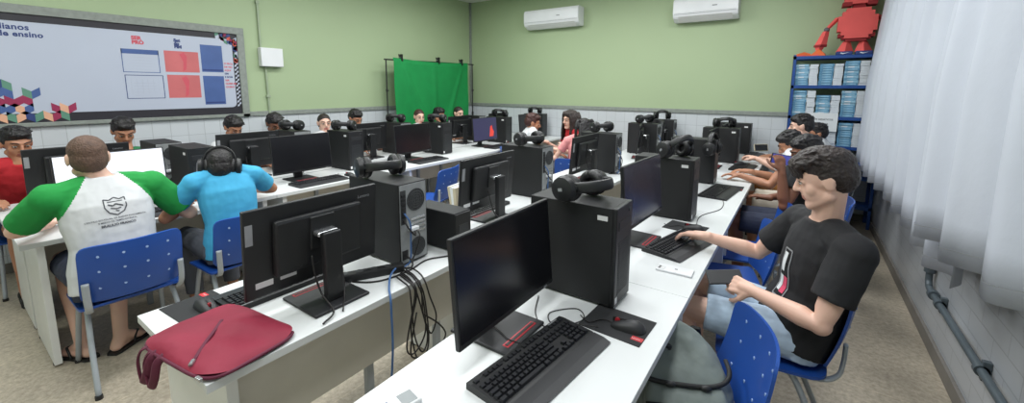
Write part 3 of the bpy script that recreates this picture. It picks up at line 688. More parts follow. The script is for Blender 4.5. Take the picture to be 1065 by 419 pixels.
def person(label, hip, yaw, lean=8, group=None, sk='fair', hair='black', hstyle='short', shirt='black', pants='navy', plen=.75, head=(0,0,0), headpos=None,
           hands=None, k=1.0, vox=.007, hvox=.006, sleeve=.55, feet='sandal', legs=None, raglan=None, female=False, face=True, hunch=10, legspread=.10, side=0, broad=1.0, headk=1.0):
    """hip = hip joint centre in the room; yaw 0 faces +y, 90 faces -x; every joint in room coordinates."""
    f = V(-math.sin(R(yaw)), math.cos(R(yaw)), 0); s = V(math.cos(R(yaw)), math.sin(R(yaw)), 0)   # s = the person's right
    H = Vector(hip); base = V(H.x, H.y, 0)
    root = thing('person', label, 'person', base, 0, group)
    O = Matrix.Translation(-base)
    l1 = R(lean); l2 = R(lean+hunch); l3 = R(lean+hunch*1.6)
    d1 = UP*math.cos(l1)+f*math.sin(l1); d2 = UP*math.cos(l2)+f*math.sin(l2); d3 = UP*math.cos(l3)+f*math.sin(l3)
    sd_ = s*math.sin(R(side)); d1 = (d1+sd_).normalized(); d2 = (d2+sd_).normalized(); d3 = (d3+sd_*.7).normalized()
    g1 = f*math.cos(l1)-UP*math.sin(l1); g2 = f*math.cos(l2)-UP*math.sin(l2); g3 = f*math.cos(l3)-UP*math.sin(l3)
    waist = H+d1*.17*k; chest = waist+d2*.17*k; sh = chest+d3*.135*k; nb = sh+d3*.045*k
    bw = .90 if female else broad
    # head frame
    hy, hp, hr = head
    hf = Matrix.Rotation(R(yaw+hy), 3, 'Z') @ Matrix.Rotation(R(hp), 3, 'X') @ Matrix.Rotation(R(hr), 3, 'Y')
    S_, F_, U_ = hf @ V(1,0,0), hf @ V(0,1,0), hf @ V(0,0,1)
    hc = Vector(headpos) if headpos else nb+d3*.12*k+f*.035*k+UP*.02
    kk = k; 
    def hd(x, y, z): return hc+(S_*x+F_*y+U_*z)*kk*headk
    fig = Fig(); fig.root = root; fig.hc = hc; fig.hd = hd; fig.hf = hf
    # ---- skin body: one continuous surface
    b = NB()
    ring = lambda p, g, rx, ry: (p, s*rx*k*bw, g*ry*k)
    loft(b, [ring(H-d1*.08*k, g1, .14, .10), ring(H+d1*.03*k, g1, .155, .11), ring(waist, g1, .13, .095), ring(chest, g2, .15, .105), ring(sh-d3*.02*k, g3, .135, .08), ring(nb, g3, .055, .052)])
    cap(b, nb-d3*.02*k, hd(0,-.015,-.05), .054*k*(.88 if female else 1), .050*k*(.88 if female else 1))
    ell(b, hd(0,-.012,.03), (.074*k,.093*k,.088*k), hf, 28, 18)
    ell(b, hd(0,.030,-.045), (.055*k,.058*k,.062*k), hf); cap(b, hd(-.012,.066,-.095), hd(.012,.066,-.095), .021*k, .021*k)
    for q in (-1, 1):
        cap(b, hd(q*.045,.0,-.06), hd(q*.02,.06,-.09), .022*k, .020*k); ell(b, hd(q*.038,.052,-.024), (.024*k,.022*k,.030*k), hf)
        ell(b, hd(q*.076,-.008,-.002), (.009*k,.019*k,.031*k), hf); ell(b, hd(q*.081,-.016,.008), (.006*k,.014*k,.020*k), hf)
        ell(b, hd(q*.031,.074,.010), (.017*k,.011*k,.011*k), hf)
        cap(b, hd(q*.012,.083,.030), hd(q*.042,.070,.030), .0095*k, .008*k)
    cap(b, hd(0,.084,.018), hd(0,.104,-.022), .0085*k, .0125*k); ell(b, hd(0.011,.092,-.026), (.009*k,.010*k,.008*k), hf); ell(b, hd(-.011,.092,-.026), (.009*k,.010*k,.008*k), hf)
    ell(b, hd(0,.080,-.052), (.024*k,.012*k,.0065*k), hf); ell(b, hd(0,.079,-.064), (.020*k,.012*k,.0075*k), hf)
    # arms
    arms = {}
    for nm, q in (('R', 1), ('L', -1)):
        S = sh+s*q*.175*k*bw-d3*.03*k
        spec = (hands or {}).get(nm)
        if spec is None: spec = dict(w=H+f*.30*k+s*q*.13*k+UP*.10*k)
        hint = spec.get('hint', -UP*.8+s*q*.5-f*.3)
        E, W = ik(S, Vector(spec['w']), .285*k, .25*k, hint)
        fd = (W-E).normalized(); D = Vector(spec.get('d', fd)); N = Vector(spec.get('n', UP)); 
        T = Vector(spec['t']) if 't' in spec else N.cross(D)*(1 if q == 1 else -1)*-1
        cap(b, sh+s*q*.09*k-d3*.005*k, S, .055*k, .052*k)
        limb(b, [S, lerp(S,E,.35), lerp(S,E,.8), E, lerp(E,W,.25), lerp(E,W,.7), W], [r*k*(.85 if female else 1) for r in (.048,.046,.039,.038,.040,.030,.025)])
        ell(b, S, (.05*k,)*3); ell(b, E, (.037*k,)*3)
        hand(b, W, D, N, T, spec.get('curl', .35), k*(.92 if female else 1), spec.get('curls'), spec.get('thumb'))
        arms[nm] = (S, E, W, D)
    # legs
    L = {}
    for nm, q in (('R', 1), ('L', -1)):
        lg = (legs or {}).get(nm, {})
        hp_ = H+s*q*.09*k-UP*.01
        K = Vector(lg['knee']) if 'knee' in lg else H+f*.42*k+s*q*legspread+UP*(.0)
        A = Vector(lg['ankle']) if 'ankle' in lg else V(K.x, K.y, .085)-f*.06*k
        toe = lg.get('toe', f)
        limb(b, [hp_, lerp(hp_,K,.4), lerp(hp_,K,.85), K], [.082*k,.076*k,.058*k,.053*k]); ell(b, K, (.053*k,)*3)
        limb(b, [K, lerp(K,A,.3), lerp(K,A,.7), A], [.050*k,.052*k,.038*k,.034*k])
        tv = Vector(toe).normalized(); sd = tv.cross(UP)
        zf = A.z-.085; heel = A-tv*.035; heel.z = .040+zf; ball = A+tv*.11; ball.z = .030+zf; tip = A+tv*.17; tip.z = .026+zf
        cap(b, A, heel, .034*k, .030); cap(b, A+tv*.01, ball+sd*.012, .033*k, .022); cap(b, heel, ball-sd*.012, .028, .022)
        for i, o in enumerate((.030,.014,.0,-.013,-.026)):
            o2 = -o*q  # big toe on the inner side
            cap(b, ball+sd*o2*.8, tip+sd*o2-tv*abs(i)*.007, .013, .0115 if i == 0 else .009, 8)
        L[nm] = (hp_, K, A, tv)
    bmesh.ops.transform(b, matrix=O, verts=b.verts)
    me = bake(b, vox, 5 if vox < .005 else 3, 'body')
    sm, lm = SK[sk]
    inv = hf.transposed(); lipc = []
    n = len(me.polygons); cen = np.empty(n*3); me.polygons.foreach_get('center', cen); cen = cen.reshape(-1,3)+np.array(base)-np.array(hc)
    loc = cen @ np.array(inv).T / k
    isl = (np.abs(loc[:,0]) < .024) & (loc[:,1] > .074) & (loc[:,2] < -.046) & (loc[:,2] > -.071)
    me.materials.append(sm); me.materials.append(lm); me.polygons.foreach_set('material_index', isl.astype(np.int32))
    fig.body = bpy.data.objects.new('body', me); COL.objects.link(fig.body); fig.body.parent = root
    def child(name, bm, m, par=root):
        bmesh.ops.transform(bm, matrix=O, verts=bm.verts); return obj(name, bm, m, par, smooth='auto')
    # ---- face details
    if face:
        for q in (-1, 1):
            e = NB(); ell(e, hd(q*.031,.0815,.006), (.0125*k,.0066*k,.0052*k), hf, 14, 10); eo = child('eye', e, M['eye'])
            e = NB(); ell(e, hd(q*.031,.0862,.004), (.0055*k,.0033*k,.0050*k), hf, 12, 8); child('iris', e, M['iris'], eo)
            e = NB(); tube(e, [hd(q*.0165,.0855,.012), hd(q*.031,.0885,.0135), hd(q*.0465,.078,.010)], .0018*k, 6, sm=4); child('eyelash', e, HR['black'])
            e = NB(); tube(e, [hd(q*.013,.091,.027), hd(q*.030,.088,.036), hd(q*.050,.072,.031)], .0038*k, 8, sm=4, flat=(1.4,.8)); child('eyebrow', e, HR[hair])
    # ---- hair
    h = NB(); rnd = random.Random(hash(label) % 9999 if False else len(label)*31+int(yaw))
    if hstyle == 'crop': ell(h, hd(0,-.014,.040), (.0765*k,.0955*k,.0835*k), hf, 28, 18); ell(h, hd(0,-.034,.0), (.0740*k,.0735*k,.082*k), hf, 28, 18)
    else: ell(h, hd(0,-.018,.058), (.080*k,.094*k,.070*k), hf, 24, 16); ell(h, hd(0,-.052,.020), (.078*k,.064*k,.082*k), hf, 24, 16)
    if hstyle == 'crop':
        # cut the cap along the hairline: behind the ears at the sides, low at the nape, high on the forehead
        bmesh.ops.transform(h, matrix=hf.transposed().to_4x4() @ Matrix.Translation(-hc), verts=h.verts)
        for co_, no_ in ((V(0,.045*k,.045*k), V(0,.75,-.66)), (V(0,-.03*k,-.046*k), V(0,.50,-.86))):
            r_ = bmesh.ops.bisect_plane(h, geom=h.verts[:]+h.edges[:]+h.faces[:], dist=1e-6, plane_co=co_, plane_no=no_, clear_outer=True)
            bmesh.ops.holes_fill(h, edges=[e for e in h.edges if e.is_boundary])
        bmesh.ops.transform(h, matrix=Matrix.Translation(hc) @ hf.to_4x4(), verts=h.verts)
        nz, sm_ = .003, 2
    elif hstyle == 'short':
        for q in (-1, 1): ell(h, hd(q*.052,-.02,.03), (.030*k,.058*k,.045*k), hf)
        ell(h, hd(0,.045,.085), (.058*k,.042*k,.034*k), hf)
        for i in range(70):
            a = rnd.uniform(0, 2*PI); e = rnd.uniform(.25, 1.4); dd = V(math.cos(a)*math.cos(e), math.sin(a)*math.cos(e), math.sin(e))
            p = V(dd.x*.080, dd.y*.092-.018, dd.z*.072+.055); t2 = V(rnd.uniform(-1,1), .8, rnd.uniform(-.3,.5))*.022
            cap(h, hd(*p), hd(*(p+t2)), .012*k, .006*k, 8)
        nz, sm_ = .006, 2
    elif hstyle == 'wavy':
        for q in (-1, 1): ell(h, hd(q*.054,-.028,.028), (.030*k,.058*k,.046*k), hf)
        ell(h, hd(0,.034,.084), (.073*k,.066*k,.038*k), hf); ell(h, hd(0,-.042,.078), (.075*k,.062*k,.044*k), hf)
        for i in range(330):
            a = rnd.uniform(0, 2*PI); e = rnd.uniform(.3, 1.5); dd = V(math.cos(a)*math.cos(e), math.sin(a)*math.cos(e), math.sin(e))
            p = V(dd.x*.082, dd.y*.096-.008, dd.z*.066+.058)
            w_ = V(-dd.y, dd.x, 0)*rnd.uniform(-.022,.022); t2 = V(rnd.uniform(-.012,.012), .022, .006)+w_
            q2 = p+t2*.6+dd*.008; q3 = p+t2*1.3-dd*.004
            tube(h, [hd(*p), hd(*q2), hd(*q3)], lambda t: (.0082*(1-t*.6))*k, 7, sm=3)
        for i in range(26):   # fringe falling over the forehead
            x = rnd.uniform(-.062, .062); p = V(x, .072-abs(x)*.35, .090+rnd.uniform(-.01,.02))
            tube(h, [hd(*p), hd(x*1.05+rnd.uniform(-.01,.01), .105-abs(x)*.45, .080), hd(x+rnd.uniform(-.015,.015), (.102-abs(x)*.5), .034+rnd.uniform(-.008,.012))], lambda t: (.012*(1-t*.6))*k, 7, sm=3)
        nz, sm_ = .006, 1
    elif hstyle == 'long':
        for q in (-1, 1):
            for j in range(5):
                x = .058+.010*j; y = .055-.028*j
                tube(h, [hd(q*x*.8, y, .10), hd(q*(x+.022), y-.005, .03), hd(q*(x+.03), y+.0, -.07), hd(q*(x+.035), y+.02, -.18), hd(q*(x+.025), y+.03, -.28-.01*j)], lambda t: (.026*(1-t*.45))*k, 8, sm=4)
        for j in range(7):
            x = -.07+.0233*j
            tube(h, [hd(x, -.08, .05), hd(x*1.2, -.10, -.05), hd(x*1.3, -.105, -.17), hd(x*1.2, -.09, -.29-.02*math.sin(j))], lambda t: (.028*(1-t*.4))*k, 8, sm=4)
        for q in (-1, 1): ell(h, hd(q*.035,.045,.082), (.042*k,.045*k,.036*k), hf)
        nz, sm_ = .006, 2
    bmesh.ops.transform(h, matrix=O, verts=h.verts)
    hm = bake(h, hvox, sm_, 'hair', nz, .02)
    hm.materials.append(HR[hair]); ho = bpy.data.objects.new('hair', hm); COL.objects.link(ho); ho.parent = root
    # ---- shirt
    t = NB()
    loft(t, [ring(H-d1*.05*k, g1, .178, .140), ring(H+d1*.05*k, g1, .174, .136), ring(waist, g1, .152, .122), ring(chest-d2*.05*k, g2, .164, .128), ring(chest+d2*.03*k, g2, .168, .126), ring(sh-d3*.03*k, g3, .155, .100), ring(nb-d3*.005*k, g3, .072, .068)])
    if female:
        for q in (-1, 1): ell(t, chest+s*q*.06*k+g2*.085*k-d2*.01*k, (.06*k,)*3)
    for nm, q in (('R', 1), ('L', -1)):
        S, E, W, D = arms[nm]; C = lerp(S, E, sleeve)
        cap(t, sh+s*q*.07*k+d3*.0*k, S, .064*k, .066*k)
        limb(t, [S-(E-S).normalized()*.015, lerp(S,E,.2), C], [.064*k*bw,.064*k*bw,.063*k*bw], 20); ell(t, S, (.066*k*bw,)*3)
    bmesh.ops.transform(t, matrix=O, verts=t.verts)
    tm = bake(t, max(vox, .006), 3, 'shirt', .010, .09)
    tm.materials.append(CL[shirt])
    if raglan:
        tm.materials.append(CL[raglan]); n = len(tm.polygons); cen = np.empty(n*3); tm.polygons.foreach_get('center', cen); cen = cen.reshape(-1,3)+np.array(base)
        rel = cen-np.array(nb); x = np.abs(rel @ np.array(s)); z = -(rel @ np.array(d3))
        g = (x > .072+z*.62) & (z < .32) | (x > .245)
        tm.polygons.foreach_set('material_index', g.astype(np.int32))
    so = bpy.data.objects.new('t_shirt', tm); COL.objects.link(so); so.parent = root; fig.shirt = so
    # ---- trousers / shorts
    t = NB()
    loft(t, [ring(H-d1*.085*k, g1, .165, .120), ring(H-d1*.02*k, g1, .172, .130), ring(H+d1*.07*k, g1, .165, .126)])
    for nm, q in (('R', 1), ('L', -1)):
        hp_, K, A, tv = L[nm]
        if plen <= 1:
            E = lerp(hp_, K, plen); limb(t, [hp_, lerp(hp_,E,.5), E], [.096*k,.090*k,.078*k], 20)
        else:
            E = lerp(K, A, plen-1); limb(t, [hp_, lerp(hp_,K,.5), lerp(hp_,K,.97), lerp(K,A,.06), E], [.096*k,.086*k,.066*k,.064*k,.052*k], 20); ell(t, K, (.066*k,)*3)
    bmesh.ops.transform(t, matrix=O, verts=t.verts)
    pm = bake(t, max(vox, .006), 3, 'pants', .008, .07)
    pm.materials.append(CL[pants]); po = bpy.data.objects.new('shorts' if plen <= 1 else 'trousers', pm); COL.objects.link(po); po.parent = root
    # ---- footwear
    for nm, q in (('R', 1), ('L', -1)):
        hp_, K, A, tv = L[nm]; sd = tv.cross(UP); zf = A.z-.085; e = NB()
        ol = [(-.07,.026),(-.045,.036),(.0,.036),(.06,.038),(.12,.046),(.16,.040),(.185,.022)]
        poly = [A+tv*a+sd*w for a, w in ol]+[A+tv*a-sd*w for a, w in ol[::-1]]
        pts = [(p.x-base.x, p.y-base.y) for p in poly]; prism(e, pts, 'z', max(0, zf), max(0, zf)+.016)
        if feet == 'sandal':
            for w in (-1, 1): tube(e, [A+tv*.12+UP*(.052-A.z+zf)-base, A+tv*.07+sd*w*.030+UP*(.062-A.z+zf)-base, A+tv*.035+sd*w*.040+UP*(.012-A.z+zf)-base], .006, 6, sm=4)
            obj('flip_flop', e, M['cushion'], root)
        else:
            ell(e, A+tv*.10-UP*(A.z-zf-.03)-base, (.047,.085,.036), Matrix((sd, tv, UP)).transposed()); ell(e, A-tv*.01-UP*(A.z-zf-.045)-base, (.042,.060,.045), Matrix((sd, tv, UP)).transposed())
            obj('shoe', e, M['strap'] if feet == 'shoe' else M['white'], root, smooth='auto')
    fig.arms = arms; fig.legs = L; fig.f, fig.s, fig.nb, fig.sh, fig.d3, fig.base = f, s, nb, sh, d3, base
    return fig
def stick_on(fig, name, me, m, O, X, Y, off=.003, parent=None):
    # lay a flat print (mesh in the x/y plane) onto the shirt along -normal
    bv = BVHTree.FromPolygons([v.co for v in fig.shirt.data.vertices], [p.vertices for p in fig.shirt.data.polygons])
    X = X.normalized(); Y = Y.normalized(); N = X.cross(Y)
    for v in me.vertices:
        p = Vector(O)-fig.base+X*v.co.x+Y*v.co.y
        hit = bv.ray_cast(p+N*.3, -N)
        v.co = hit[0]+N*off if hit[0] else p
    me.materials.clear()
    return obj(name, me, m, parent or fig.shirt)
def sub(bm, n=3): bmesh.ops.subdivide_edges(bm, edges=bm.edges[:], cuts=n, use_grid_fill=True); me = bpy.data.meshes.new('p'); bm.to_mesh(me); bm.free(); return me
def poly2(pts, bm=None):
    bm = bm or NB(); bm.faces.new([bm.verts.new((x, y, 0)) for x, y in pts]); return bm
def line2(pts, w, bm=None, closed=False):
    bm = bm or NB(); P = [Vector((x, y, 0)) for x, y in pts]
    if closed: P.append(P[0])
    for a, b in zip(P, P[1:]):
        d = (b-a).normalized(); n = V(-d.y, d.x, 0)*w/2
        bm.faces.new([bm.verts.new(q) for q in (a-n, b-n, b+n, a+n)])
    return bm
# 1. the boy in the black t-shirt, right hand on the keyboard, left hand with a phone on his lap
p1 = person('teenage boy in black t-shirt and pale denim shorts, hand on a keyboard, looking down', (.045,2.075,.55), 114, -17, sk='fair', hair='dark', hstyle='wavy', shirt='black', pants='denim', plen=.80,
   head=(-22,-17,-3), headpos=(.098,1.985,1.220), hunch=13, side=-9, headk=.95, vox=.0045, hvox=.0036, sleeve=.66, k=1.0, broad=1.10,
   hands={'R': dict(w=(-.355,2.25,.815), d=(-1,.10,-.12), n=(0,.12,1), curl=.42, hint=V(.1,.5,-.9)), 'L': dict(w=(-.10,1.90,.735), d=(-.85,.42,-.05), n=(-.2,-.75,.6), curl=.95, hint=V(.5,-.6,-.9))},
   legs={'L': dict(knee=(-.37,1.93,.575), ankle=(-.33,1.97,.085)), 'R': dict(knee=(-.37,2.20,.60), ankle=(-.36,2.24,.085))}, feet='sandal')
nb, d3, s, f = p1.nb, p1.d3, p1.s, p1.f
# print on the front of the t-shirt: a slanted bottle-like figure in white and pink
O_ = p1.sh-d3*.20+f*.1; X_ = -s; Y_ = d3
ol = line2([(-.032,-.115),(-.036,-.02),(-.026,.03),(-.026,.10),(.026,.10),(.026,.03),(.036,-.02),(.032,-.115)], .007, closed=True); bmesh.ops.subdivide_edges(ol, edges=ol.edges[:], cuts=3, use_grid_fill=True); me = bpy.data.meshes.new('p'); ol.to_mesh(me); ol.free()
stick_on(p1, 'chest_print', me, M['greytext'], O_, X_, Y_)
stick_on(p1, 'chest_print', sub(poly2([(-.020,.085),(.004,.085),(.0,.0),(-.022,.0)]), 4), M['paper'], O_, X_, Y_, .004)
stick_on(p1, 'chest_print', sub(poly2([(-.028,-.02),(.0,-.02),(-.004,-.09),(-.026,-.09)]), 4), M['paper'], O_, X_, Y_, .004)
stick_on(p1, 'chest_print', sub(poly2([(.002,-.02),(.028,-.02),(.024,-.095),(-.002,-.095)]), 4), mat('pink_print', (220,80,110), .7), O_, X_, Y_, .004)
t = thing('mobile_phone', 'dark phone in the lap hand of the boy in the black t-shirt', 'phone', (-.215,1.955,.745), 0, None); t.rotation_euler = (R(32),R(-6),R(25))
obj('phone_body', bx(NB(), -.072, .072, -.036, .036, -.004, .004, .003), M['dark'], t); obj('phone_screen', bx(NB(), -.066, .066, -.032, .032, .0038, .0046), M['dark'], t)
# 2. boy in the white and green raglan shirt, back to the camera
p2 = person('boy seen from behind in white and green school t-shirt, short cropped hair', (-2.98,.54,.56), 94, 7, sk='fair', hair='brown', hstyle='crop', shirt='white', raglan='green', pants='navy', plen=.85,
   head=(-4,-2,0), headpos=(-3.10,.495,1.185), hunch=5, broad=1.14, sleeve=.76, vox=.0065, hvox=.0055, k=1.02,
   hands={'R': dict(w=(-3.36,.88,.790), d=(-.8,.45,-.05), n=(0,0,1), curl=.5, hint=V(.45,.55,-.6)), 'L': dict(w=(-3.46,.36,.79), d=(-1,.3,-.05), n=(0,0,1), curl=.4, hint=V(.5,-.85,-.2))},
   legs={'L': dict(knee=(-3.47,.40,.56), ankle=(-3.30,.40,.085), toe=(-.6,-.3,0)), 'R': dict(knee=(-3.47,.62,.56), ankle=(-3.24,.55,.085), toe=(-.45,.6,0))})
Bk = p2.sh-p2.d3*.14-p2.f*.12; Xb = p2.s; Yb = p2.d3
for tx, y, sz, bo in (('CENTRO ESTADUAL DE ENSINO FUNDAMENTAL', -.022, .0112, .0001), ('E MÉDIO DE TEMPO INTEGRAL', -.037, .0112, .0001), ('BRAULIO FRANCO', -.058, .0165, .0005)):
    stick_on(p2, 'back_lettering', textmesh(tx, sz, bold=bo, align='CENTER'), M['ink'], Bk+Yb*y, Xb, Yb)
shield = [(-.042,.085),(-.02,.078),(0,.09),(.02,.078),(.042,.085),(.044,.04),(.03,.012),(0,-.004),(-.03,.012),(-.044,.04)]
b = line2(shield, .005, closed=True); line2([(-.03,.055),(-.01,.045),(.0,.055),(.03,.04)], .006, b); line2([(-.022,.035),(.0,.028),(.02,.032)], .005, b); line2([(-.03,.068),(.03,.068)], .004, b); line2([(-.004,.02),(.01,.015)], .005, b)
me = bpy.data.meshes.new('p'); b.to_mesh(me); b.free(); stick_on(p2, 'back_crest', me, M['ink'], Bk, Xb, Yb)
# 3. boy in the sky blue t-shirt with headphones
p3 = person('boy seen from behind in sky blue t-shirt wearing headphones', (-2.95,1.09,.55), 88, 4, sk='tan', hair='black', hstyle='crop', shirt='blue', pants='grey', plen=1.85, head=(-20,-14,4), headpos=(-3.03,1.075,1.055), hunch=7,
   sleeve=.62, vox=.0065, k=.97, hands={'R': dict(w=(-3.40,1.40,.79), d=(-1,.1,0), n=(0,0,1), hint=V(.2,.9,-.5)), 'L': dict(w=(-3.32,.98,.80), d=(-.9,.3,.1), n=(0,-.8,.5), curl=.8, hint=V(.3,-.9,-.6))}, feet='shoe',
   legs={'L': dict(knee=(-3.40,.97,.55)), 'R': dict(knee=(-3.40,1.2,.55))})
t = dup(hs, (0,0,0), 0, 'black headphones worn by the boy in the sky blue t-shirt'); m = Matrix.Translation(p3.hd(0,-.01,.0)) @ p3.hf.to_4x4(); t.location = m.to_translation(); t.rotation_euler = m.to_euler(); t.scale = (.99,1,1.0)
# 4. boy in red facing the camera at the left edge
p4 = person('boy in red t-shirt with a dark fringe at the left edge, behind a monitor', (-4.93,.40,.55), -88, 10, sk='tan', hair='black', hstyle='short', shirt='red', pants='navy', head=(8,-14,0), headpos=(-4.76,.40,1.14), hunch=14,
   hands={'R': dict(w=(-4.43,.22,.79), d=(.9,.3,0), n=(0,0,1)), 'L': dict(w=(-4.43,.62,.79), d=(.9,-.2,0), n=(0,0,1))}, feet='shoe')
# 5.. people on the far side, facing the camera over their monitors
far = [(1.01,-92,'dark-haired person whose head top shows behind the lit white screen','black','dgreen','tan',1.175,(0,-26,0),'short'),
 (1.86,-90,'left of two dark heads behind the monitor beyond the boy with headphones','black','white','tan',1.145,(5,-30,0),'short'),
 (2.27,-88,'right of two dark heads behind the monitor beyond the boy with headphones','black','dgreen','brown',1.155,(-5,-30,0),'short'),
 (2.86,-82,'boy with short dark hair whose face shows over a dark monitor','dark','white','fair',1.125,(-25,-4,0),'crop'),
 (3.30,-88,'black-haired head behind a monitor left of the green backdrop','black','grey','tan',1.155,(0,-25,0),'short'),
 (4.33,-88,'leftmost of three people before the green backdrop, reddish brown hair','auburn','white','fair',1.125,(-20,-8,0),'crop'),
 (4.75,-88,'middle one of three people before the green backdrop, black hair','black','black','tan',1.13,(10,-14,0),'short'),
 (5.21,-88,'rightmost of three people before the green backdrop, short dark hair','dark','white','fair',1.135,(-10,-8,0),'crop')]
for y, yw, lab, hr, sh_, sk_, hz, hd_, st in far:
    xx = -4.93 if y < 4 else -4.84
    person(lab, (xx, y, .55), yw, 8, 'people facing the camera along the poster wall', sk_, hr, st, sh_, 'grey', 1.9, head=hd_, headpos=(xx+.12, y, hz), hunch=12, vox=.009, hvox=.007, feet='shoe', k=.97,
       hands={'R': dict(w=(-4.43,y-.14,.79), d=(.9,.3,0), n=(0,0,1)), 'L': dict(w=(-4.43,y+.16,.79), d=(.9,-.2,0), n=(0,0,1))})
# 6. boy in white and the two girls in the aisle
person('boy in white t-shirt with auburn hair turned away, at the far end of the aisle', (-2.98,4.52,.55), -48, 8, sk='tan', hair='auburn', hstyle='short', shirt='white', pants='grey', plen=1.85, head=(-5,-14,0), headpos=(-2.87,4.60,1.11), hunch=9, feet='shoe',
   hands={'R': dict(w=(-2.70,4.60,.66), d=(.8,.5,0)), 'L': dict(w=(-2.62,4.82,.70), n=(0,0,1))})
person('girl in red t-shirt with long dark hair, facing the camera and leaning left', (-2.38,4.98,.55), 140, 6, sk='fair', hair='dark', hstyle='long', shirt='red', pants='grey', plen=1.9, female=True, head=(12,-8,-6), headpos=(-2.455,4.86,1.16), hunch=8, feet='shoe', vox=.0065,
   hands={'R': dict(w=(-2.74,4.74,.86), d=(-1,0,.1), n=(0,0,1), hint=V(-.2,-.3,-.9)), 'L': dict(w=(-2.58,4.60,.80), d=(-.8,-.3,0), n=(0,0,1), hint=V(.7,-.4,-.6))})
person('girl in pink t-shirt with long black hair covering her face, one forearm raised', (-2.09,4.40,.55), 28, 3, sk='fair', hair='black', hstyle='long', shirt='pink', pants='denim', plen=1.9, female=True, head=(18,-10,0), headpos=(-2.06,4.42,1.11), hunch=6, feet='shoe', k=.9, vox=.0065,
   hands={'R': dict(w=(-2.10,4.66,.68), n=(0,0,1)), 'L': dict(w=(-2.36,4.50,.86), d=(-.6,.5,.3), n=(0,0,1), hint=V(-.4,-.5,-.8))})
# 7. the four teenagers along the right-hand row
p8 = person('teenager with dark skin in black t-shirt holding up a phone, behind the boy in black', (.05,3.70,.55), 94, -2, sk='brown', hair='black', hstyle='short', shirt='black', pants='navy', head=(8,-20,0), headpos=(.06,3.66,1.11), hunch=4, feet='sandal', vox=.006, face=True, plen=.9,
   hands={'L': dict(w=(-.075,3.40,1.00), d=(-.25,.15,1), n=(.6,-.75,0), curl=.85, hint=V(-.15,-.25,-1)), 'R': dict(w=(-.16,3.84,.70), d=(-1,.1,0), n=(0,0,1))})
t = thing('mobile_phone', 'phone with lit blue screen held up by the dark-skinned teenager', 'phone', (-.085,3.445,1.075)); t.rotation_euler = (R(90),R(10),R(35))
obj('phone_body', bx(NB(), -.074, .074, -.036, .036, -.004, .004, .003), M['dark'], t); obj('phone_screen', bx(NB(), -.068, .068, -.032, .032, .0038, .0046), M['lit_blue'], t)
person('teenager with black hair bowed low in white t-shirt and khaki shorts', (.10,4.38,.55), 90, 8, sk='tan', hair='black', hstyle='short', shirt='white', pants='khaki', plen=.95, head=(0,-30,0), headpos=(-.045,4.36,1.08), hunch=10, feet='sandal', 
   hands={'L': dict(w=(-.40,4.20,.79), d=(-1,.1,0), n=(0,0,1), hint=V(.4,-.5,-.8)), 'R': dict(w=(-.36,4.52,.78), d=(-1,-.1,0), n=(0,0,1))})
person('pale teenager in profile with black hair beside the blue bookshelf', (.14,5.12,.55), 90, 6, sk='fair', hair='black', hstyle='short', shirt='white', pants='ochre', plen=1.8, head=(0,-8,0), headpos=(.015,5.12,1.19), hunch=8, feet='shoe',
   hands={'L': dict(w=(-.34,5.0,.84), d=(-1,.1,.2), n=(0,0,1), curl=.7, hint=V(.3,-.5,-.8)), 'R': dict(w=(-.34,5.28,.80), d=(-1,-.1,0), n=(0,0,1))})
t = thing('mobile_phone', 'brown backed phone held by the pale teenager beside the bookshelf', 'phone', (-.30,4.83,.98)); t.rotation_euler = (R(75),0,R(40))
obj('phone_body', bx(NB(), -.074, .074, -.036, .036, -.004, .004, .003), M['card'], t); obj('phone_screen', bx(NB(), -.068, .068, -.032, .032, .0038, .0046), M['screen'], t)
person('tan teenager with black hair just right of the pale one by the bookshelf', (.27,5.64,.55), 92, 4, sk='tan', hair='black', hstyle='short', shirt='white', pants='navy', plen=.9, head=(10,-6,0), headpos=(.16,5.60,1.08), hunch=8, feet='shoe', k=.95,
   hands={'R': dict(w=(-.24,5.74,.78), n=(0,0,1)), 'L': dict(w=(-.24,5.46,.79), n=(0,0,1))})
# ---------------------------------------------------------------- left wall: poster board
XW = XL
t = thing('notice_board', 'long white printed poster board in a grey frame on the left wall', 'poster board', (XW, .65, 1.7))
def yz(y, z): return (y-.65, z-1.7)
def wallbox(x0, x1, y0, y1, z0, z1, bev=0, bm=None): 
    a, c = yz(y0, z0); b, d = yz(y1, z1); return bx(bm or NB(), x0, x1, a, b, c, d, bev)
Y0, Y1, Z0, Z1 = -1.1, 2.262, 1.222, 2.232; fwid = .075
fr = NB(); wallbox(.001, .034, Y0, Y1, Z1-fwid, Z1, .004, fr); wallbox(.001, .034, Y1-fwid, Y1, Z0, Z1-fwid, .004, fr); wallbox(.001, .034, Y0, Y0+fwid, Z0, Z1-fwid, .004, fr); wallbox(.001, .034, Y0, Y1, Z0, Z0+.035, .004, fr)
obj('frame', fr, M['frame_grey'], t)
obj('border', wallbox(.001, .016, Y0+.06, Y1-.06, Z0+.02, Z1-.06), M['pblack'], t)
def rr(y0, y1, z0, z1, r, x0, x1):
    pts = []
    for cy, cz, a0 in ((y1-r, z1-r, 0), (y0+r, z1-r, 90), (y0+r, z0+r, 180), (y1-r, z0+r, 270)):
        for k in range(7): a = R(a0+k*15); pts.append(yz(cy+r*math.cos(a), cz+r*math.sin(a)))
    return prism(NB(), pts, 'x', x0, x1)
pan = obj('poster_sheet', rr(Y0+.1, 2.135, 1.335, 2.095, .05, .015, .0175), M['poster'], t)
def pr(pts, m, name, x=.0175, d=.0008, par=pan): return obj(name, prism(NB(), [yz(*p) for p in pts], 'x', x, x+d), M[m], par)
def rect(y0, y1, z0, z1): return [(y0,z0),(y1,z0),(y1,z1),(y0,z1)]
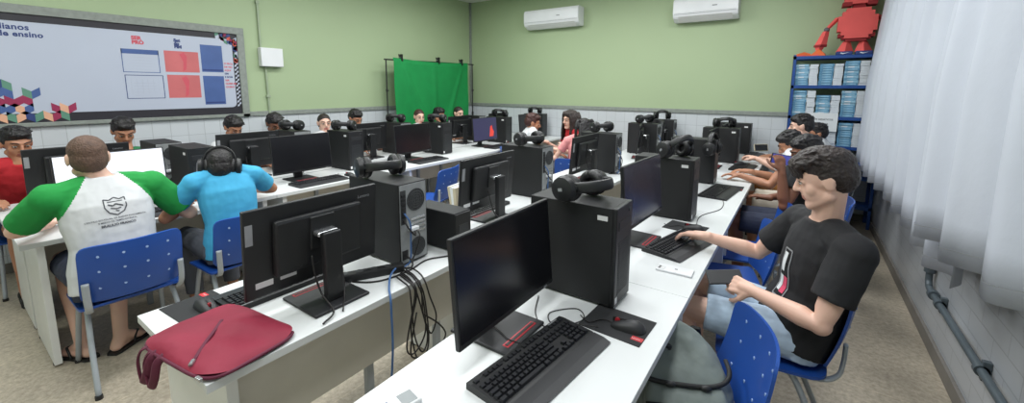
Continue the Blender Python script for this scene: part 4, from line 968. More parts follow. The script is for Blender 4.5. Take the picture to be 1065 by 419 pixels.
for (y0,y1,z0,z1), top in (((1.18,1.465,1.702,1.925), True), ((1.186,1.482,1.447,1.678), False)):
    b = NB(); w_ = .006
    for q in (rect(y0,y1,z1-(.045 if top else w_),z1), rect(y0,y1,z0,z0+w_), rect(y0,y0+w_,z0,z1), rect(y1-w_,y1,z0,z1)): prism(b, [yz(*p) for p in q], 'x', .0175, .0183)
    obj('printed_table', b, M['navy' if not top else 'printblue'], pan)
    b = NB()
    for i in range(1, 6):
        zz = z0+(z1-z0-.05)*i/6; prism(b, [yz(*p) for p in rect(y0+.06,y1-.06,zz,zz+.004)], 'x', .0175, .0181)
    if not top:
        for i in range(1, 7): yy = y0+(y1-y0)*i/7; prism(b, [yz(*p) for p in rect(yy,yy+.003,z0+.04,z1-.04)], 'x', .0175, .0181)
    obj('printed_lines', b, M['posterline'], pan)
for q in (rect(1.508,1.802,1.716,1.93), rect(1.514,1.796,1.45,1.687)): 
    o = pr(q, 'printred', 'coral_panel'); ym = (q[0][0]+q[1][0])/2
    pr([(ym+.0,q[0][1]+.01),(ym+.03,q[0][1]+.03),(ym+.045,q[2][1]-.05),(ym+.02,q[2][1]-.01),(ym-.02,q[2][1]-.03),(ym+.01,(q[0][1]+q[2][1])/2)], 'printdred', 'figure', .0183, .0005, o)
for q in (rect(1.825,2.03,1.726,2.016), rect(1.826,2.026,1.372,1.684)):
    o = pr(q, 'printblue', 'blue_panel'); pr(rect(q[0][0]+.01,q[1][0]-.01,q[0][1]+.012,q[0][1]+.03), 'navy', 'panel_strip', .0183, .0005, o)
TX = Matrix(((0,0,1,0),(1,0,0,0),(0,1,0,0),(0,0,0,1)))
def wtext(s, y, z, size, m, bold=.002, **k): a, b = yz(y, z); return textobj('lettering', s, size, Matrix.Translation((.0185, a, b)) @ TX, M[m], pan, bold=bold, **k)
wtext('cotidianos', .620, 2.028, .066, 'navy', spacing=1.05, align='RIGHT'); wtext('de ensino', .695, 1.972, .062, 'navy', spacing=1.05, align='RIGHT')
for i, s_ in enumerate(('SER', 'PRO')): wtext(s_, 1.268, 2.018-i*.042, .047, 'printdred', .003)
for i, s_ in enumerate(('Set', 'e', 'FIM')): wtext(s_ if i != 1 else 'do', 1.60, 2.025-i*.032, .042, 'navy', .003)
for i, (s_, c) in enumerate((('O PROJ', 'printdred'), ('DE VID', 'printdred'), ('AQUI', 'printdred'), ('SIM', 'navy'), ('E BOM', 'navy'), ('SER', 'printdred'), ('QUEM EU', 'printdred'), ('QUERO', 'printdred'))): wtext(s_, 2.038, 1.815-i*.037, .026, c, .001)
# coloured parallelogram ornament, bottom left and top right
def para(y, z, u, v, m): pr([(y,z),(y+u[0],z+u[1]),(y+u[0]+v[0],z+u[1]+v[1]),(y+v[0],z+v[1])], m, 'ornament', .0186, .0006)
q = .072
for (i, j, kind, m) in [(-1,0,'d','ppeach'),(0,0,'d','pgreen'),(1,0,'u','ppeach'),(2,0,'d','navy'),(3,0,'u','pgreen'),(4,0,'d','ppeach'),(5,0,'u','pcrim'),(6,0,'d','pgreen'),(-1,1,'u','printblue'),(0,1,'u','printblue'),(1,1,'d','ppeach'),(2,1,'u','printblue'),(5,1,'d','pcrim'),(6,1,'d','ppeach'),(7,1,'u','pcrim'),
    (-1,2,'d','pcrim'),(0,2,'d','pcrim'),(1,2,'u','pcrim'),(2,2,'d','pcrim'),(-1,3,'u','printblue'),(0,3,'d','printblue'),(2,3,'d','pgreen'),(3,3,'u','printblue'),(0,4,'d','pgreen'),(-1,4,'u','navy'),(-2,0,'u','navy'),(-2,1,'d','pcrim'),(-2,2,'u','ppeach'),(-2,3,'d','pgreen'),(-3,1,'u','printblue'),(-3,2,'d','pcrim'),(-3,3,'u','ppeach'),(-3,0,'d','pgreen')]:
    para(.425+i*.051, 1.258+j*.066+(.033 if kind == 'd' else 0), (.051, -.033 if kind == 'd' else .033), (0, .066), m)
rg = random.Random(3)
for k in range(26):
    if k < 12: yy, zz = 1.93+rg.random()*.2, 2.04+rg.random()*.08
    else: yy, zz = 2.135+rg.random()*.03, 1.84+rg.random()*.25
    para(yy, zz, (.035, rg.choice((-.018,.018))), (0, .036), rg.choice(('porange','porange','printblue','navy','poster','pcrim','pgreen')))
for k in range(22): para(2.143+(k % 2)*.02, 1.34+k*.0225, (.02, .010), (0, .02), 'poster')
# ---------------------------------------------------------------- other wall pieces
t = thing('wall_box', 'white plastic electrical box on the green wall right of the poster', 'electrical box', (XW, 2.54, 1.92))
obj('cover', bx(NB(), .001, .085, -.128, .128, -.11, .11, .008), M['white'], t); obj('lid_seam', bx(NB(), .05, .053, -.1295, .1295, -.1115, .1115), M['sticker'], t)
t = thing('wall_conduit', 'thin pale green conduit pipe running down the left wall through the white box', 'conduit pipe', (XW, 2.47, 1.14))
c = NB(); cyl(c, (.02,.02,.0), (.02,.01,.672), .011); cyl(c, (.02,-.03,.888), (.02,-.03,2.02), .011); obj('pipe', c, M['pipe_pale'], t)
c = NB(); bx(c, .001,.034,-.005,.04,.30,.33,.003); obj('clip', c, M['pipe_pale'], t); c = NB(); bx(c, .001,.034,-.05,-.01,1.4,1.43,.003); obj('clip', c, M['pipe_pale'], t)
c = NB(); bx(c, .001, .05, -.03, .06, -.04, .03, .004); obj('outlet_plate', c, M['frame_grey'], t)
t = thing('wall_conduit', 'dark grey conduit pipe with an elbow low on the right wall under the curtains', 'conduit pipe', (XR-.03, 3.47, .36))
c = NB(); tube(c, [(0,0,.62),(0,0,.3),(0,0,.08),(0,-.02,.02),(0,-.09,0),(0,-.5,0),(0,-1.5,0),(0,-3.4,0)], .0175, 12, sm=6); obj('pipe', c, M['grey_pipe'], t)
for yy in (-.28, -.95, -1.7, -2.5):
    c = NB(); cyl(c, (0,yy-.014,0), (0,yy+.014,0), .026); bx(c, .0, .03, yy-.014, yy+.014, -.045, .045, .003); obj('pipe_clamp', c, M['grey_pipe'], t)
obj('coupling', cyl(NB(), (0,0,.09), (0,0,.14), .028), M['grey_pipe'], t); obj('coupling', cyl(NB(), (0,-.12,0), (0,-.16,0), .028), M['grey_pipe'], t)
# ---------------------------------------------------------------- air conditioners
def ac(x, z, w, lab):
    t = thing('mounted_air_conditioner', lab, 'air conditioner', (x, YB, z))
    b = NB(); prism(b, [(-.001,-.145),(-.10,-.15),(-.19,-.10),(-.215,-.04),(-.215,.11),(-.19,.15),(-.001,.15)], 'x', -w/2, w/2); bmesh.ops.bevel(b, geom=[e for e in b.edges if abs(e.verts[0].co.x-e.verts[1].co.x) > .1], offset=.01, segments=2, affect='EDGES'); obj('housing', b, M['white'], t)
    for q in (-1, 1):
        b = NB(); prism(b, [(-.004,-.140),(-.10,-.145),(-.185,-.098),(-.21,-.04),(-.21,.105),(-.188,.145),(-.004,.145)], 'x', q*w/2, q*(w/2+.008)); obj('end_cap', b, M['white'], t)
    b = NB(); prism(b, [(-.205,-.085),(-.12,-.153),(-.11,-.149),(-.195,-.08)], 'x', -w/2+.06, w/2-.06); o = obj('air_flap', b, M['sticker'], t)
    b = NB(); bx(b, -w/2+.01, w/2-.01, -.2165, -.214, -.05, -.047); obj('panel_seam', b, M['greytext'], t)
    b = NB(); bx(b, w*.12, w*.12+.06, -.2165, -.2145, .02, .034); obj('badge', b, M['greytext'], t)
    return t
ac(-3.50, 2.705, 1.0, 'white split air conditioner on the back wall, left of the two')
ac(-1.16, 2.62, .78, 'white split air conditioner on the back wall, right of the two')
# ---------------------------------------------------------------- green backdrop on its stand
BX = -5.14
t = thing('backdrop_stand', 'thin black tripod stand with crossbar holding the green backdrop', 'backdrop stand', (BX, 5.05, 0))
ya, yb_, zt_ = 4.09-5.05, 6.07-5.05, 1.985
for y in (ya, yb_):
    p = NB(); cyl(p, (0,y,.12), (0,y,1.1), .014); cyl(p, (0,y,1.05), (0,y,zt_), .010); obj('pole', p, M['black'], t)
    obj('clamp_collar', cyl(NB(), (0,y,1.06), (0,y,1.12), .019), M['dark'], t); p = NB(); cyl(p, (0,y,1.5), (0,y,1.54), .016); cyl(p, (0,y,1.52), (.035,y,1.52), .008); obj('clamp_knob', p, M['dark'], t)
    for a in (90, 210, 330):
        p = NB(); e = V(.20*math.cos(R(a)), .20*math.sin(R(a)), 0); cyl(p, V(0,y,.42), V(0,y,.01)+e, .008, n=8); obj('leg', p, M['black'], t)
p = NB(); cyl(p, (0,ya-.03,zt_-.005), (0,yb_+.03,zt_+.012), .011); obj('crossbar', p, M['black'], t)
def sheet(fn, nu, nv, th=.004):
    bm = NB(); A = [[bm.verts.new(fn(i/nu, j/nv)) for j in range(nv+1)] for i in range(nu+1)]
    for i in range(nu):
        for j in range(nv): bm.faces.new((A[i][j],A[i+1][j],A[i+1][j+1],A[i][j+1]))
    bmesh.ops.recalc_face_normals(bm, faces=bm.faces[:]); bmesh.ops.solidify(bm, geom=bm.faces[:], thickness=th); return bm
def gsh(u, v):
    y = 4.20-5.05+u*(5.90-4.20); z = zt_+.03-v*1.62-.03*math.sin(PI*u)*(1-v)
    y += -.02*math.sin(v*3)*(u-.5)
    a = math.sin((u*5-v*2.4)*PI)*.018*min(1, v*2)*(1-u)+math.sin((u*3.2+v*2.2)*PI+1)*.016*min(1, v*2)*u+math.sin(u*19)*.006
    for c0, sl in ((.08,.9),(.93,-.8),(.5,.0)): d = u-(c0+sl*v*.5); a += .022*math.exp(-(d/.03)**2)*min(1, v*5)
    return (.026+a*.9+(.012 if v > .02 else 0), y, z)
o = obj('backdrop_cloth', sheet(gsh, 90, 70, .003), M['green_cloth'], None, smooth='auto'); o.location = (BX, 5.05, 0); tag(o, 'green cloth backdrop hanging from the black stand in the left corner', 'backdrop')
for y in (4.36, 5.16, 5.74):
    t2 = thing('spring_clamp', 'black spring clamp gripping the top of the green backdrop', 'clamp', (BX, y, zt_+.01), 0, 'clamps on the green backdrop'); t2['label'] = 'black spring clamp at the %s of the green backdrop top edge' % {4.36:'left',5.16:'middle',5.74:'right'}[y]
    b = NB(); prism(b, [(-.024,-.03),(-.016,.035),(-.03,.075),(-.02,.08),(0,.035),(.02,.08),(.055,.075),(.05,.035),(.056,-.03),(.045,-.03),(.02,.022),(-.012,-.03)], 'y', -.012, .012); obj('jaw', b, M['black'], t2)
    b = NB(); cyl(b, (.01,-.016,.03), (.01,.016,.03), .008, n=10); obj('pivot', b, M['steel'], t2)
# ---------------------------------------------------------------- blue bookshelf against the back wall
SX0, SX1, SY0, SY1 = -.125, .74, 5.97, 6.285
LV = [.06, .25, .585, .92, 1.255, 1.61, 1.945]
t = thing('bookshelf', 'blue steel bookshelf full of book stacks in the far right corner', 'bookshelf', ((SX0+SX1)/2, (SY0+SY1)/2, 0))
cx, cy = (SX0+SX1)/2, (SY0+SY1)/2
for x in (SX0, SX1):
    for y in (SY0, SY1):
        b = NB(); q = .03 if x == SX0 else -.03; r_ = .03 if y == SY0 else -.03
        bx(b, min(x,x+q)-cx, max(x,x+q)-cx, (y if y == SY0 else y-.004)-cy, (y+.004 if y == SY0 else y)-cy, 0, 1.96); bx(b, (x if q > 0 else x-.004)-cx, (x+.004 if q > 0 else x)-cx, min(y,y+r_)-cy, max(y,y+r_)-cy, 0, 1.96)
        obj('upright', b, M['bluedark'], t)
for z in LV[1:]:
    b = NB(); bx(b, SX0-cx+.004, SX1-cx-.004, SY0-cy+.004, SY1-cy-.004, z-.004, z); bx(b, SX0-cx+.004, SX1-cx-.004, SY0-cy+.0, SY0-cy+.006, z-.035, z); bx(b, SX0-cx+.004, SX1-cx-.004, SY1-cy-.008, SY1-cy-.004, z-.035, z); obj('shelf', b, M['bluedark'], t)
bk = {}
def book(kind, lab):
    m = {'b': 'bookblue', 't': 'bookteal', 'w': 'bookblue'}[kind]
    t = thing('book', lab, 'book', (0,0,0), 0, 'workbooks stacked on the blue shelf'); w = .042 if kind == 'w' else .064; h = .0265
    t_ = NB(); bx(t_, -w, w, -.11, .11, h-.0022, h-.0002); bx(t_, -w, w, -.11, .11, .0002, .0022)
    if kind != 'w': bx(t_, -w, w, -.11, -.1075, .0002, h-.0002)
    obj('cover', t_, M[m if kind != 'w' else 'bookwhite'], t)
    if kind != 'w': obj('spine_label', bx(NB(), -w*.55, w*(.75 if kind == 'b' else .3), -.1108, -.110, .007, .0195), M['bookteal' if kind == 'b' else 'bookwhite'], t)
    obj('page_block', bx(NB(), -w+.002, w-.002, -.1075, .108, .0022, h-.0022), M['bookwhite'], t)
    return t
names_sh = {LV[3]:'fourth shelf from the top', LV[4]:'third shelf from the top', LV[5]:'second shelf from the top', LV[2]:'lowest visible shelf'}
rb = random.Random(11)
cols_t = {1.61: (9,9,9,9,10,10,9,9), 1.255: (11,11,9,9,11,11,11,11), .92: (10,10,8,8,10,10,10,10), .585: (8,8,8,8,8,8,9,9)}
shn = {1.61:'top', 1.255:'second', .92:'third', .585:'fourth'}
for z, cs in cols_t.items():
    x = SX0+.035
    for ci, n in enumerate(cs):
        kind = 'w' if ci % 2 else 'b'; wd = .042 if kind == 'w' else .064
        xc = x+wd
        if xc+wd > SX1-.03: break
        x += 2*wd+(.003 if ci % 2 == 0 else .012)
        for k_ in range(n):
            kind = 'w' if ci % 2 else rb.choice('bbt')
            col = ['leftmost','second','third','fourth','fifth','sixth','seventh','eighth'][ci]
            lab = '%s workbook in the %s stack of the %s shelf' % ('white edged' if kind == 'w' else 'blue', col, shn[z])
            loc = (xc+rb.uniform(-.004,.004), SY0+.135+rb.uniform(-.006,.006), z+.0005+k_*.0268)
            grp = 'workbooks in the %s stack of the %s shelf' % (col, shn[z])
            if kind not in bk: bk[kind] = book(kind, lab); o = bk[kind]; o.location = loc; o['group'] = grp
            else: dup(bk[kind], loc, 0, lab, grp)
# paper sign on the shelf front
t = thing('paper_sign', 'white paper sign with two printed lines taped to the blue bookshelf', 'sign', (.195, SY0-.004, 1.19))
obj('sheet', bx(NB(), -.155, .155, -.002, 0, -.105, .105), M['paper'], t)
TF = Matrix(((1,0,0,0),(0,0,-1,0),(0,1,0,0),(0,0,0,1)))
textobj('lettering', 'LIVROS DIDÁTICOS', .026, Matrix.Translation((0,-.003,.022)) @ TF, M['ink'], t, align='CENTER', bold=.0006); textobj('lettering', 'NÃO MEXER', .026, Matrix.Translation((0,-.003,-.03)) @ TF, M['ink'], t, align='CENTER', bold=.0006)
# ---------------------------------------------------------------- red card robot on top of the shelf
t = thing('toy_robot', 'red card robot standing on top of the blue bookshelf', 'toy robot', (.43, 6.10, LV[-1])); t.scale = (1.1,1.1,1.18)
b = NB(); n = 6
st = [(.155,.07),(.155,.21),(.135,.21),(.135,.245),(.11,.245),(.11,.27),(.075,.27)]
prof = [(-.155,.22),(-.155,.36),(-.125,.36),(-.125,.40),(-.095,.40),(-.095,.43),(.095,.43),(.095,.40),(.125,.40),(.125,.36),(.155,.36),(.155,.22),(.125,.22),(.125,.185),(.095,.185),(.095,.155),(-.095,.155),(-.095,.185),(-.125,.185),(-.125,.22)]
prism(b, prof, 'y', -.07, .07); o = obj('torso', b, M['robred'], t)
b = NB()
for q in (-1, 1): bx(b, q*.125-.02, q*.125+.02, -.06, .06, .165, .2); bx(b, q*.10-.014, q*.10+.014, -.06, .06, .145, .17)
bx(b, -.085, .085, -.055, .055, .13, .157); obj('waist_block', b, M['robdark'], t)
b = NB(); bx(b, -.12, .12, -.08, .08, .465, .62, .004); ho = obj('head', b, M['robred'], t); b = NB(); bx(b, -.05, .05, -.05, .05, .43, .466); obj('neck', b, M['robdark'], t)
for q in (-1, 1): obj('jaw_block', bx(NB(), q*.0975-.0375, q*.0975+.0375, -.082, .06, .45, .485), M['robdark'], t)
for q in (-1, 1): b = NB(); bx(b, q*.05-.02, q*.05+.02, -.083, -.078, .54, .575); obj('eye', b, M['paper'], ho)
for q in (-1, 1):
    b = NB(); loft(b, [((q*.15,0,.36),(.028,0,0),(0,.03,0)), ((q*.235,-.01,.26),(.022,0,.0),(0,.025,0))], 4); obj('upper_arm', b, M['robred'], t)
    b = NB(); ell(b, (q*.24,-.012,.25), (.026,.03,.024), u=12, v=8); obj('elbow', b, M['rivet'], t)
    b = NB(); loft(b, [((q*.245,-.015,.235),(.028,0,0),(0,.03,0)), ((q*.28,-.03,.105),(.052,0,.0),(0,.045,0))], 4); obj('forearm', b, M['robred'], t)
    b = NB(); loft(b, [((q*.28,-.03,.108),(.056,0,0),(0,.05,0)), ((q*.284,-.032,.085),(.056,0,.0),(0,.05,0))], 4); obj('cuff', b, M['robdark'], t)
    b = NB(); loft(b, [((q*.287,-.033,.085),(.04,0,0),(0,.035,0)), ((q*.295,-.036,.02),(.012,0,.0),(0,.012,0))], 4); obj('hand', b, M['robred'], t)
    b = NB(); loft(b, [((q*.065,0,.135),(.028,0,0),(0,.035,0)), ((q*.075,0,.034),(.072,0,.0),(0,.06,0))], 4); obj('leg', b, M['robred'], t)
    b = NB(); bx(b, q*.078-.066, q*.078+.066, -.075, .055, .002, .036, .006); so_ = obj('shoe', b, M['navy'], t); so_['label'] = 'dark blue shoe with a white mark'
    b = NB(); prism(b, [(q*.078-.035,.018),(q*.078-.01,.010),(q*.078+.04,.027),(q*.078-.008,.018),(q*.078-.028,.026)], 'y', -.0768, -.0745); obj('shoe_mark', b, M['paper'], so_)
for i, (x, y, a, L_) in enumerate([(-.045,6.08,14,.085),(.105,6.07,-8,.08)]):
    t = thing('folded_card', 'orange folded card piece lying on top of the bookshelf, %s one' % ('left' if i == 0 else 'right, taller'), 'paper model', (x, y, LV[-1]), R(a), 'orange folded cards on the shelf top')
    b = NB(); prism(b, [(-L_,0),(L_,0),(L_*.8,.03),(L_*.1,.05+.03*i),(-L_*.5,.035)], 'y', -.05, .05); obj('card_body', b, M['orange'], t)
    b = NB(); prism(b, [(-L_*.9,.001),(L_*.2,.001),(L_*.1,.02)], 'y', -.056, -.0505); obj('card_flap', b, M['robred'], t)
# ---------------------------------------------------------------- curtains along the right wall
def curtain(y0, y1, zb, X0, ph, wl, lab, amp=.05):
    rc = random.Random(int(ph*10)); n = int((y1-y0)/.012)
    ws = [(rc.uniform(.8,1.25), rc.uniform(0, 6.28)) for _ in range(4)]
    def fn(u, v):
        y = y0+u*(y1-y0); z = ZC-.03-v*(ZC-.03-zb-.055*max(0, 2.4-y))
        k = 2*PI/wl; w_ = math.sin(y*k+ph+.6*math.sin(y*2.3+ph)+.35*v)*.85+.15*math.sin(y*k*2.3+ws[0][1]+.8*v)
        return (X0+.055*max(0, (z-1.6)/.9)+w_*amp*(.5+.5*v)+.015*v*math.sin(y*1.7+ph), y+.02*math.sin(v*2+y*4)*v, z+.012*w_*v)
    o = obj('curtain', sheet(fn, n, 14, .002), M['curtain'], None, smooth=True); tag(o, lab, 'curtain'); o['group'] = 'pale curtains on the right wall'
    ov = NB(); 
    for i in range(n):
        y_a, y_b = fn(i/n, 1), fn((i+1)/n, 1); a, b_ = Vector(y_a), Vector(y_b)
        ov.faces.new([ov.verts.new(p) for p in (a+V(-.0035,0,.055), b_+V(-.0035,0,.055), b_+V(-.0035,0,.058), a+V(-.0035,0,.058))])
    bmesh.ops.remove_doubles(ov, verts=ov.verts, dist=.0005)
    obj('hem_seam', ov, M['greytext'], o)
    return o
PH = next(p/10 for p in range(63) if math.sin(2.58*2*PI/.38+p/10+.6*math.sin(2.58*2.3+p/10)+.35) < -.95)
curtain(2.42, 5.93, .738, .60, 1.0, .36, 'pale curtain with a lower hem, far one beside the bookshelf')
curtain(.35, 2.62, .905, .54, PH, .38, 'pale curtain nearest the camera at the right edge', .05)
# ---------------------------------------------------------------- small things on the desks
t = thing('laptop_sleeve', 'maroon zipped bag with handle loops on the near end of the middle row', 'bag', (-1.50,.49,HD), R(8))
def sl(u, v, top):
    a, b = u*2-1, v*2-1; p = 5; k_ = 1/max(1e-6, (abs(a)**p+abs(b)**p)**(1/p))*max(abs(a),abs(b)) if (a or b) else 1
    a *= k_; b *= k_; e = (1-a**4)*(1-b**4)
    z = .012+.030*e**.6 if top else .012-.010*e**.4
    z += (.005*math.sin(a*5+b*3)+.004*math.sin(b*7-a*4))*e if top else 0
    return V(a*.205, b*.145, z)
bm = NB(); nu = 36
for top in (True, False):
    A = [[bm.verts.new(sl(i/nu, j/nu, top)) for j in range(nu+1)] for i in range(nu+1)]
    for i in range(nu):
        for j in range(nu): bm.faces.new((A[i][j],A[i+1][j],A[i+1][j+1],A[i][j+1]))
bmesh.ops.remove_doubles(bm, verts=bm.verts, dist=.0008); obj('fabric_shell', bm, M['maroon'], t, smooth='auto')
def onsl(pts, off=.002): return [sl((x/.205+1)/2, (y/.145+1)/2, True)+V(0,0,off) for x, y in pts]
z_ = NB(); tube(z_, onsl([(-.05,.03),(-.01,-.015),(.04,-.065),(.085,-.122)]), .006, 8, sm=6, flat=(1,.5)); zo = obj('pocket_zip', z_, M['maroon2'], t)
z_ = NB(); cyl(z_, sl(.71,.08,True)+V(0,0,.004), sl(.735,.03,True)+V(0,0,.006), .006, n=8); zz = obj('zip_pull', z_, M['chrome'], zo); zz['label'] = 'silver zip pull'
z_ = NB(); tube(z_, [(.205*math.copysign(abs(math.cos(a_))**.4, math.cos(a_)), .145*math.copysign(abs(math.sin(a_))**.4, math.sin(a_)), .012) for a_ in [R(222+k_*6) for k_ in range(31)]], .0055, 8, sm=2); zo = obj('edge_zip', z_, M['maroon2'], t)
z_ = NB(); bx(z_, .15,.175,-.152,-.142,.012,.022,.002); obj('zip_pull', z_, M['chrome'], zo)
for dx, tw_ in ((-.135,0),(-.095,.006)):
    z_ = NB(); tube(z_, [(dx-.01,-.136,.016),(dx-.022,-.152,.006),(dx-.024,-.162,-.03),(dx+.002+tw_,-.166,-.085),(dx+.032+tw_,-.165,-.05),(dx+.046,-.156,.0),(dx+.05,-.136,.016)], .013, 8, sm=8, flat=(.95,.28)); obj('handle', z_, M['maroon2'], t)
# white phone on the desk and white remote control
t = thing('mobile_phone', 'white phone lying face down on the right-hand desk near the keyboard hand', 'phone', (-.412,1.90,HD), R(2))
obj('phone_body', bx(NB(), -.078, .078, -.038, .038, 0, .010, .004, seg=3), M['white'], t)
b = NB(); bx(b, -.072, -.040, -.03, .004, .0095, .0118, .002); cam_ = obj('camera_bump', b, M['sticker'], t); 
for q in (0, 1): b = NB(); cyl(b, (-.063,-.022+q*.017,.0115), (-.063,-.022+q*.017,.0125), .006, n=12); obj('lens', b, M['dark'], cam_)
b = NB(); bx(b, .0, .012, -.006, .006, .0098, .0104); obj('logo', b, M['greytext'], t)
t = thing('remote_control', 'white remote control with grey display at the bottom edge of the near desk', 'remote control', (-.80,.60,HD), R(-12))
obj('handset', bx(NB(), -.028, .028, -.085, .085, 0, .018, .005), M['white'], t); obj('display', bx(NB(), -.022, .022, .035, .075, .0175, .0188), M['lcd'], t)
for i in range(3):
    for j in range(3): b = NB(); bx(b, -.020+i*.015, -.010+i*.015, -.06+j*.026, -.044+j*.026, .017, .0198, .002); obj('button', b, M['sticker' if (i, j) != (0, 2) else 'navy'], t)
# black speaker-like box beyond the tower with the metal rear
t = thing('ups_unit', 'small black power backup box behind the tower with the metal rear', 'power supply', (-1.52,1.53,HD))
obj('case', bx(NB(), -.155, .150, -.062, .062, .006, .205, .006), M['case'], t); obj('face_plate', bx(NB(), .148, .156, -.058, .058, .012, .198, .003), M['black'], t)
b = NB(); bx(b, .155, .158, -.035, .035, .035, .075, .002); bx(b, .155, .158, -.035, .035, .10, .14, .002); obj('socket', b, M['gun'], t); b = NB(); bx(b, .1555, .1575, -.054, -.042, .02, .085); o = obj('label_strip', b, M['sticker'], t)
for a in (-1, 1): 
    b = NB(); bx(b, a*.12-.012, a*.12+.012, -.05, .05, 0, .008); obj('foot', b, M['cushion'], t)
# power strip and cables at the edge of the middle row
t = thing('power_strip', 'black power strip lying across the middle row beside the metal rear', 'power strip', (-1.50,1.06,HD), R(62))
obj('housing', bx(NB(), -.15, .15, -.024, .024, 0, .034, .006), M['black'], t)
for k_ in range(4): b = NB(); cyl(b, (-.10+k_*.06,0,.033), (-.10+k_*.06,0,.0355), .017, n=16); obj('socket', b, M['gun'], t)
def cable(lab, pts, r, m='cable', cat='cable'):
    o = obj('cable', tube(NB(), [Vector(p)-Vector(pts[0]) for p in pts], r, 8, sm=8), M[m]); o.location = pts[0]; tag(o, lab, cat); return o
cable('blue network cable dropping from the middle row desk to the floor', [(-1.47,1.22,.76),(-1.40,1.10,.765),(-1.33,1.03,.752),(-1.285,1.00,.735),(-1.27,.99,.68),(-1.26,.98,.5),(-1.28,.96,.25),(-1.34,.92,.01)], .0045, 'bcable')
for k_, (y, z0, z1, ww) in enumerate([(1.10,.52,.44,.03),(1.13,.56,.40,-.02),(1.16,.60,.50,.02),(1.12,.50,.46,-.035)]):
    lb = ['loop nearest the blue cable','loop that hangs lowest','shortest loop of the bundle','loop swinging back to the left'][k_]
    cable('black cable under the middle row edge, '+lb, [(-1.40,y+.02,.747),(-1.33,y,.750),(-1.284,y-.005,.738),(-1.268,y-.01,.69),(-1.262,y-.03+ww,z0),(-1.25,y+ww,z1),(-1.255,y+.05+ww*.5,z1+.06),(-1.266,y+.035,.66),(-1.28,y+.02,.735),(-1.33,y+.035,.752),(-1.41,y+.06,.747)], .0035)
cable('long black cable loop drooping below the bundle toward the right', [(-1.27,1.12,.62),(-1.245,1.06,.48),(-1.24,1.10,.435),(-1.24,1.20,.42),(-1.24,1.26,.455),(-1.25,1.23,.52),(-1.262,1.15,.60)], .0036)
cable('black cable lying along the middle row from the large monitor base', [(-1.60,.98,.744),(-1.50,.99,.744),(-1.42,1.06,.744),(-1.40,1.2,.744),(-1.42,1.33,.744),(-1.36,1.45,.744),(-1.38,1.6,.744)], .004)
cable('thin black cable coiled on the desk between the near monitor and mouse mat', [(-.515,1.27,.744),(-.60,1.24,.743),(-.66,1.20,.743),(-.70,1.26,.743),(-.63,1.34,.743),(-.58,1.28,.743),(-.66,1.17,.743),(-.74,1.22,.743),(-.80,1.34,.743)], .0019)
cable('thin keyboard cable running under the near monitor', [(-.675,1.03,.752),(-.72,1.02,.756),(-.77,1.04,.756),(-.84,1.06,.756),(-.88,1.10,.744)], .002)
cable('thin grey cable on the right-hand desk beyond the keyboard hand', [(-.46,2.60,.743),(-.48,2.85,.743),(-.40,3.1,.743),(-.42,3.35,.743),(-.50,3.47,.743)], .0022)
# folders standing on the middle row, behind the second monitor
for i, (x, tl, c_) in enumerate([(-1.838,5,'card'),(-1.866,8,'paper'),(-1.894,10,'card')]):
    t = thing('folder', ['beige folder standing behind the second monitor of the middle row, nearest the monitor','white folder between two beige ones behind the second monitor of the middle row','beige folder standing on the outer edge of the middle row, behind its second monitor'][i], 'folder', (x, 2.06+i*.012, HD), 0, 'folders standing on the middle row'); t.rotation_euler = (0, R(-tl), R(8))
    obj('cover', bx(NB(), -.011, .011, -.085, .085, .001, .165, .002), M[c_], t); obj('page_block', bx(NB(), -.008, .008, -.080, .080, .004, .168), M['paper' if c_ == 'card' else 'bookwhite'], t)
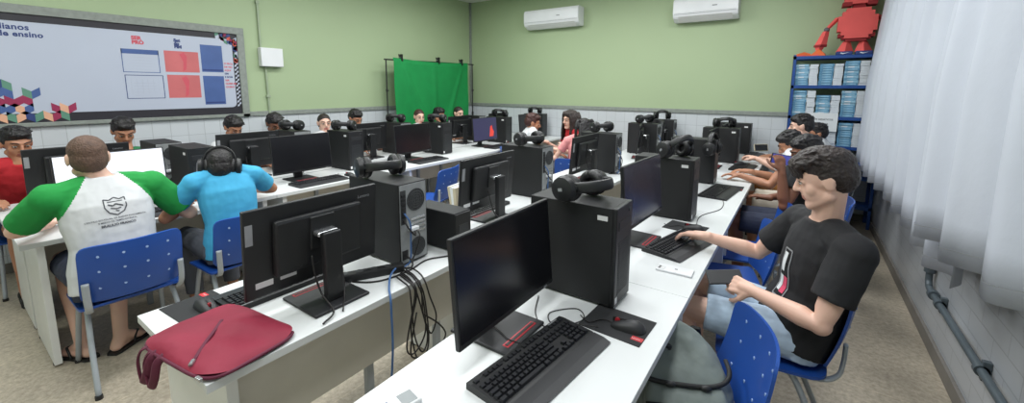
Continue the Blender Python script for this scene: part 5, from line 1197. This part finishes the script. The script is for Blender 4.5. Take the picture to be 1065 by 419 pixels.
# grey backpack on the near chair
t = thing('backpack', 'grey canvas backpack with black straps on the nearest blue chair', 'backpack', (-.265,1.415,.445), R(24)); t.scale = (1,1,.94)
def sup(bm, rings, p=3.2, n=40):
    rs = []
    for (cx_, cy_, cz_), a_, b_, tz in rings:
        rs.append([bm.verts.new((cx_+a_*math.copysign(abs(math.cos(t_))**(2/p), math.cos(t_)), cy_+b_*math.copysign(abs(math.sin(t_))**(2/p), math.sin(t_)), cz_+tz*math.sin(t_))) for t_ in [2*PI*k_/n for k_ in range(n)]])
    for q1, q2 in zip(rs, rs[1:]):
        for k_ in range(n): bm.faces.new((q1[k_], q1[(k_+1) % n], q2[(k_+1) % n], q2[k_]))
    bm.faces.new(rs[0][::-1]); bm.faces.new(rs[-1]); return bm
b = sup(NB(), [((0,.02,.002),.155,.10,0), ((0,.02,.03),.17,.125,0), ((-.005,.025,.12),.172,.12,.01), ((-.02,.035,.18),.158,.100,.03), ((-.04,.05,.228),.132,.074,.045), ((-.055,.06,.258),.095,.046,.05), ((-.06,.065,.270),.05,.02,.04)])
me = bake(b, .007, 3, 'bag', .016, .10); me.materials.append(M['bpgrey']); o = bpy.data.objects.new('bag_body', me); COL.objects.link(o); o.parent = t
b = sup(NB(), [((0,-.085,.02),.12,.04,0), ((0,-.095,.05),.135,.05,0), ((0,-.09,.12),.132,.045,0), ((0,-.07,.155),.115,.03,.01)]); me = bake(b, .007, 4, 'pocket', .008, .06); me.materials.append(M['bpgrey']); o = bpy.data.objects.new('front_pocket', me); COL.objects.link(o); o.parent = t
b = NB(); tube(b, [(.165*math.copysign(abs(math.cos(a_))**.62, math.cos(a_))-.012, .035+.108*math.copysign(abs(math.sin(a_))**.62, math.sin(a_)), .192+.03*math.sin(a_)) for a_ in [R(185+k_*8) for k_ in range(23)]], .008, 8, sm=2); zo2 = obj('main_zip', b, M['strap'], t); zo2['label'] = 'black zip band'
for q in (-.05, .06): obj('zip_pull', ell(NB(), (q,-.080,.165), (.018,.010,.010), u=12, v=8), M['black'], zo2)
for q in (-1, 1): b = NB(); tube(b, [(q*.07,.13,.26),(q*.08,.165,.22),(q*.10,.18,.12),(q*.12,.165,.04)], .016, 8, sm=8, flat=(1.2,.35)); obj('shoulder_strap', b, M['strap'], t)
b = NB(); tube(b, [(-.13,-.125,.115),(-.06,-.139,.13),(.06,-.139,.13),(.13,-.125,.115)], .007, 8, sm=6); zo = obj('pocket_zip', b, M['strap'], t)
for q in (-.05, .05): b = NB(); ell(b, (q,-.146,.128), (.014,.008,.008), u=12, v=8); obj('zip_pull', b, M['black'], zo)
b = NB(); tube(b, [(-.10,.03,.235),(-.095,.0,.262),(-.05,-.01,.262),(-.04,.02,.235)], .009, 8, sm=6); obj('carry_loop', b, M['strap'], t)
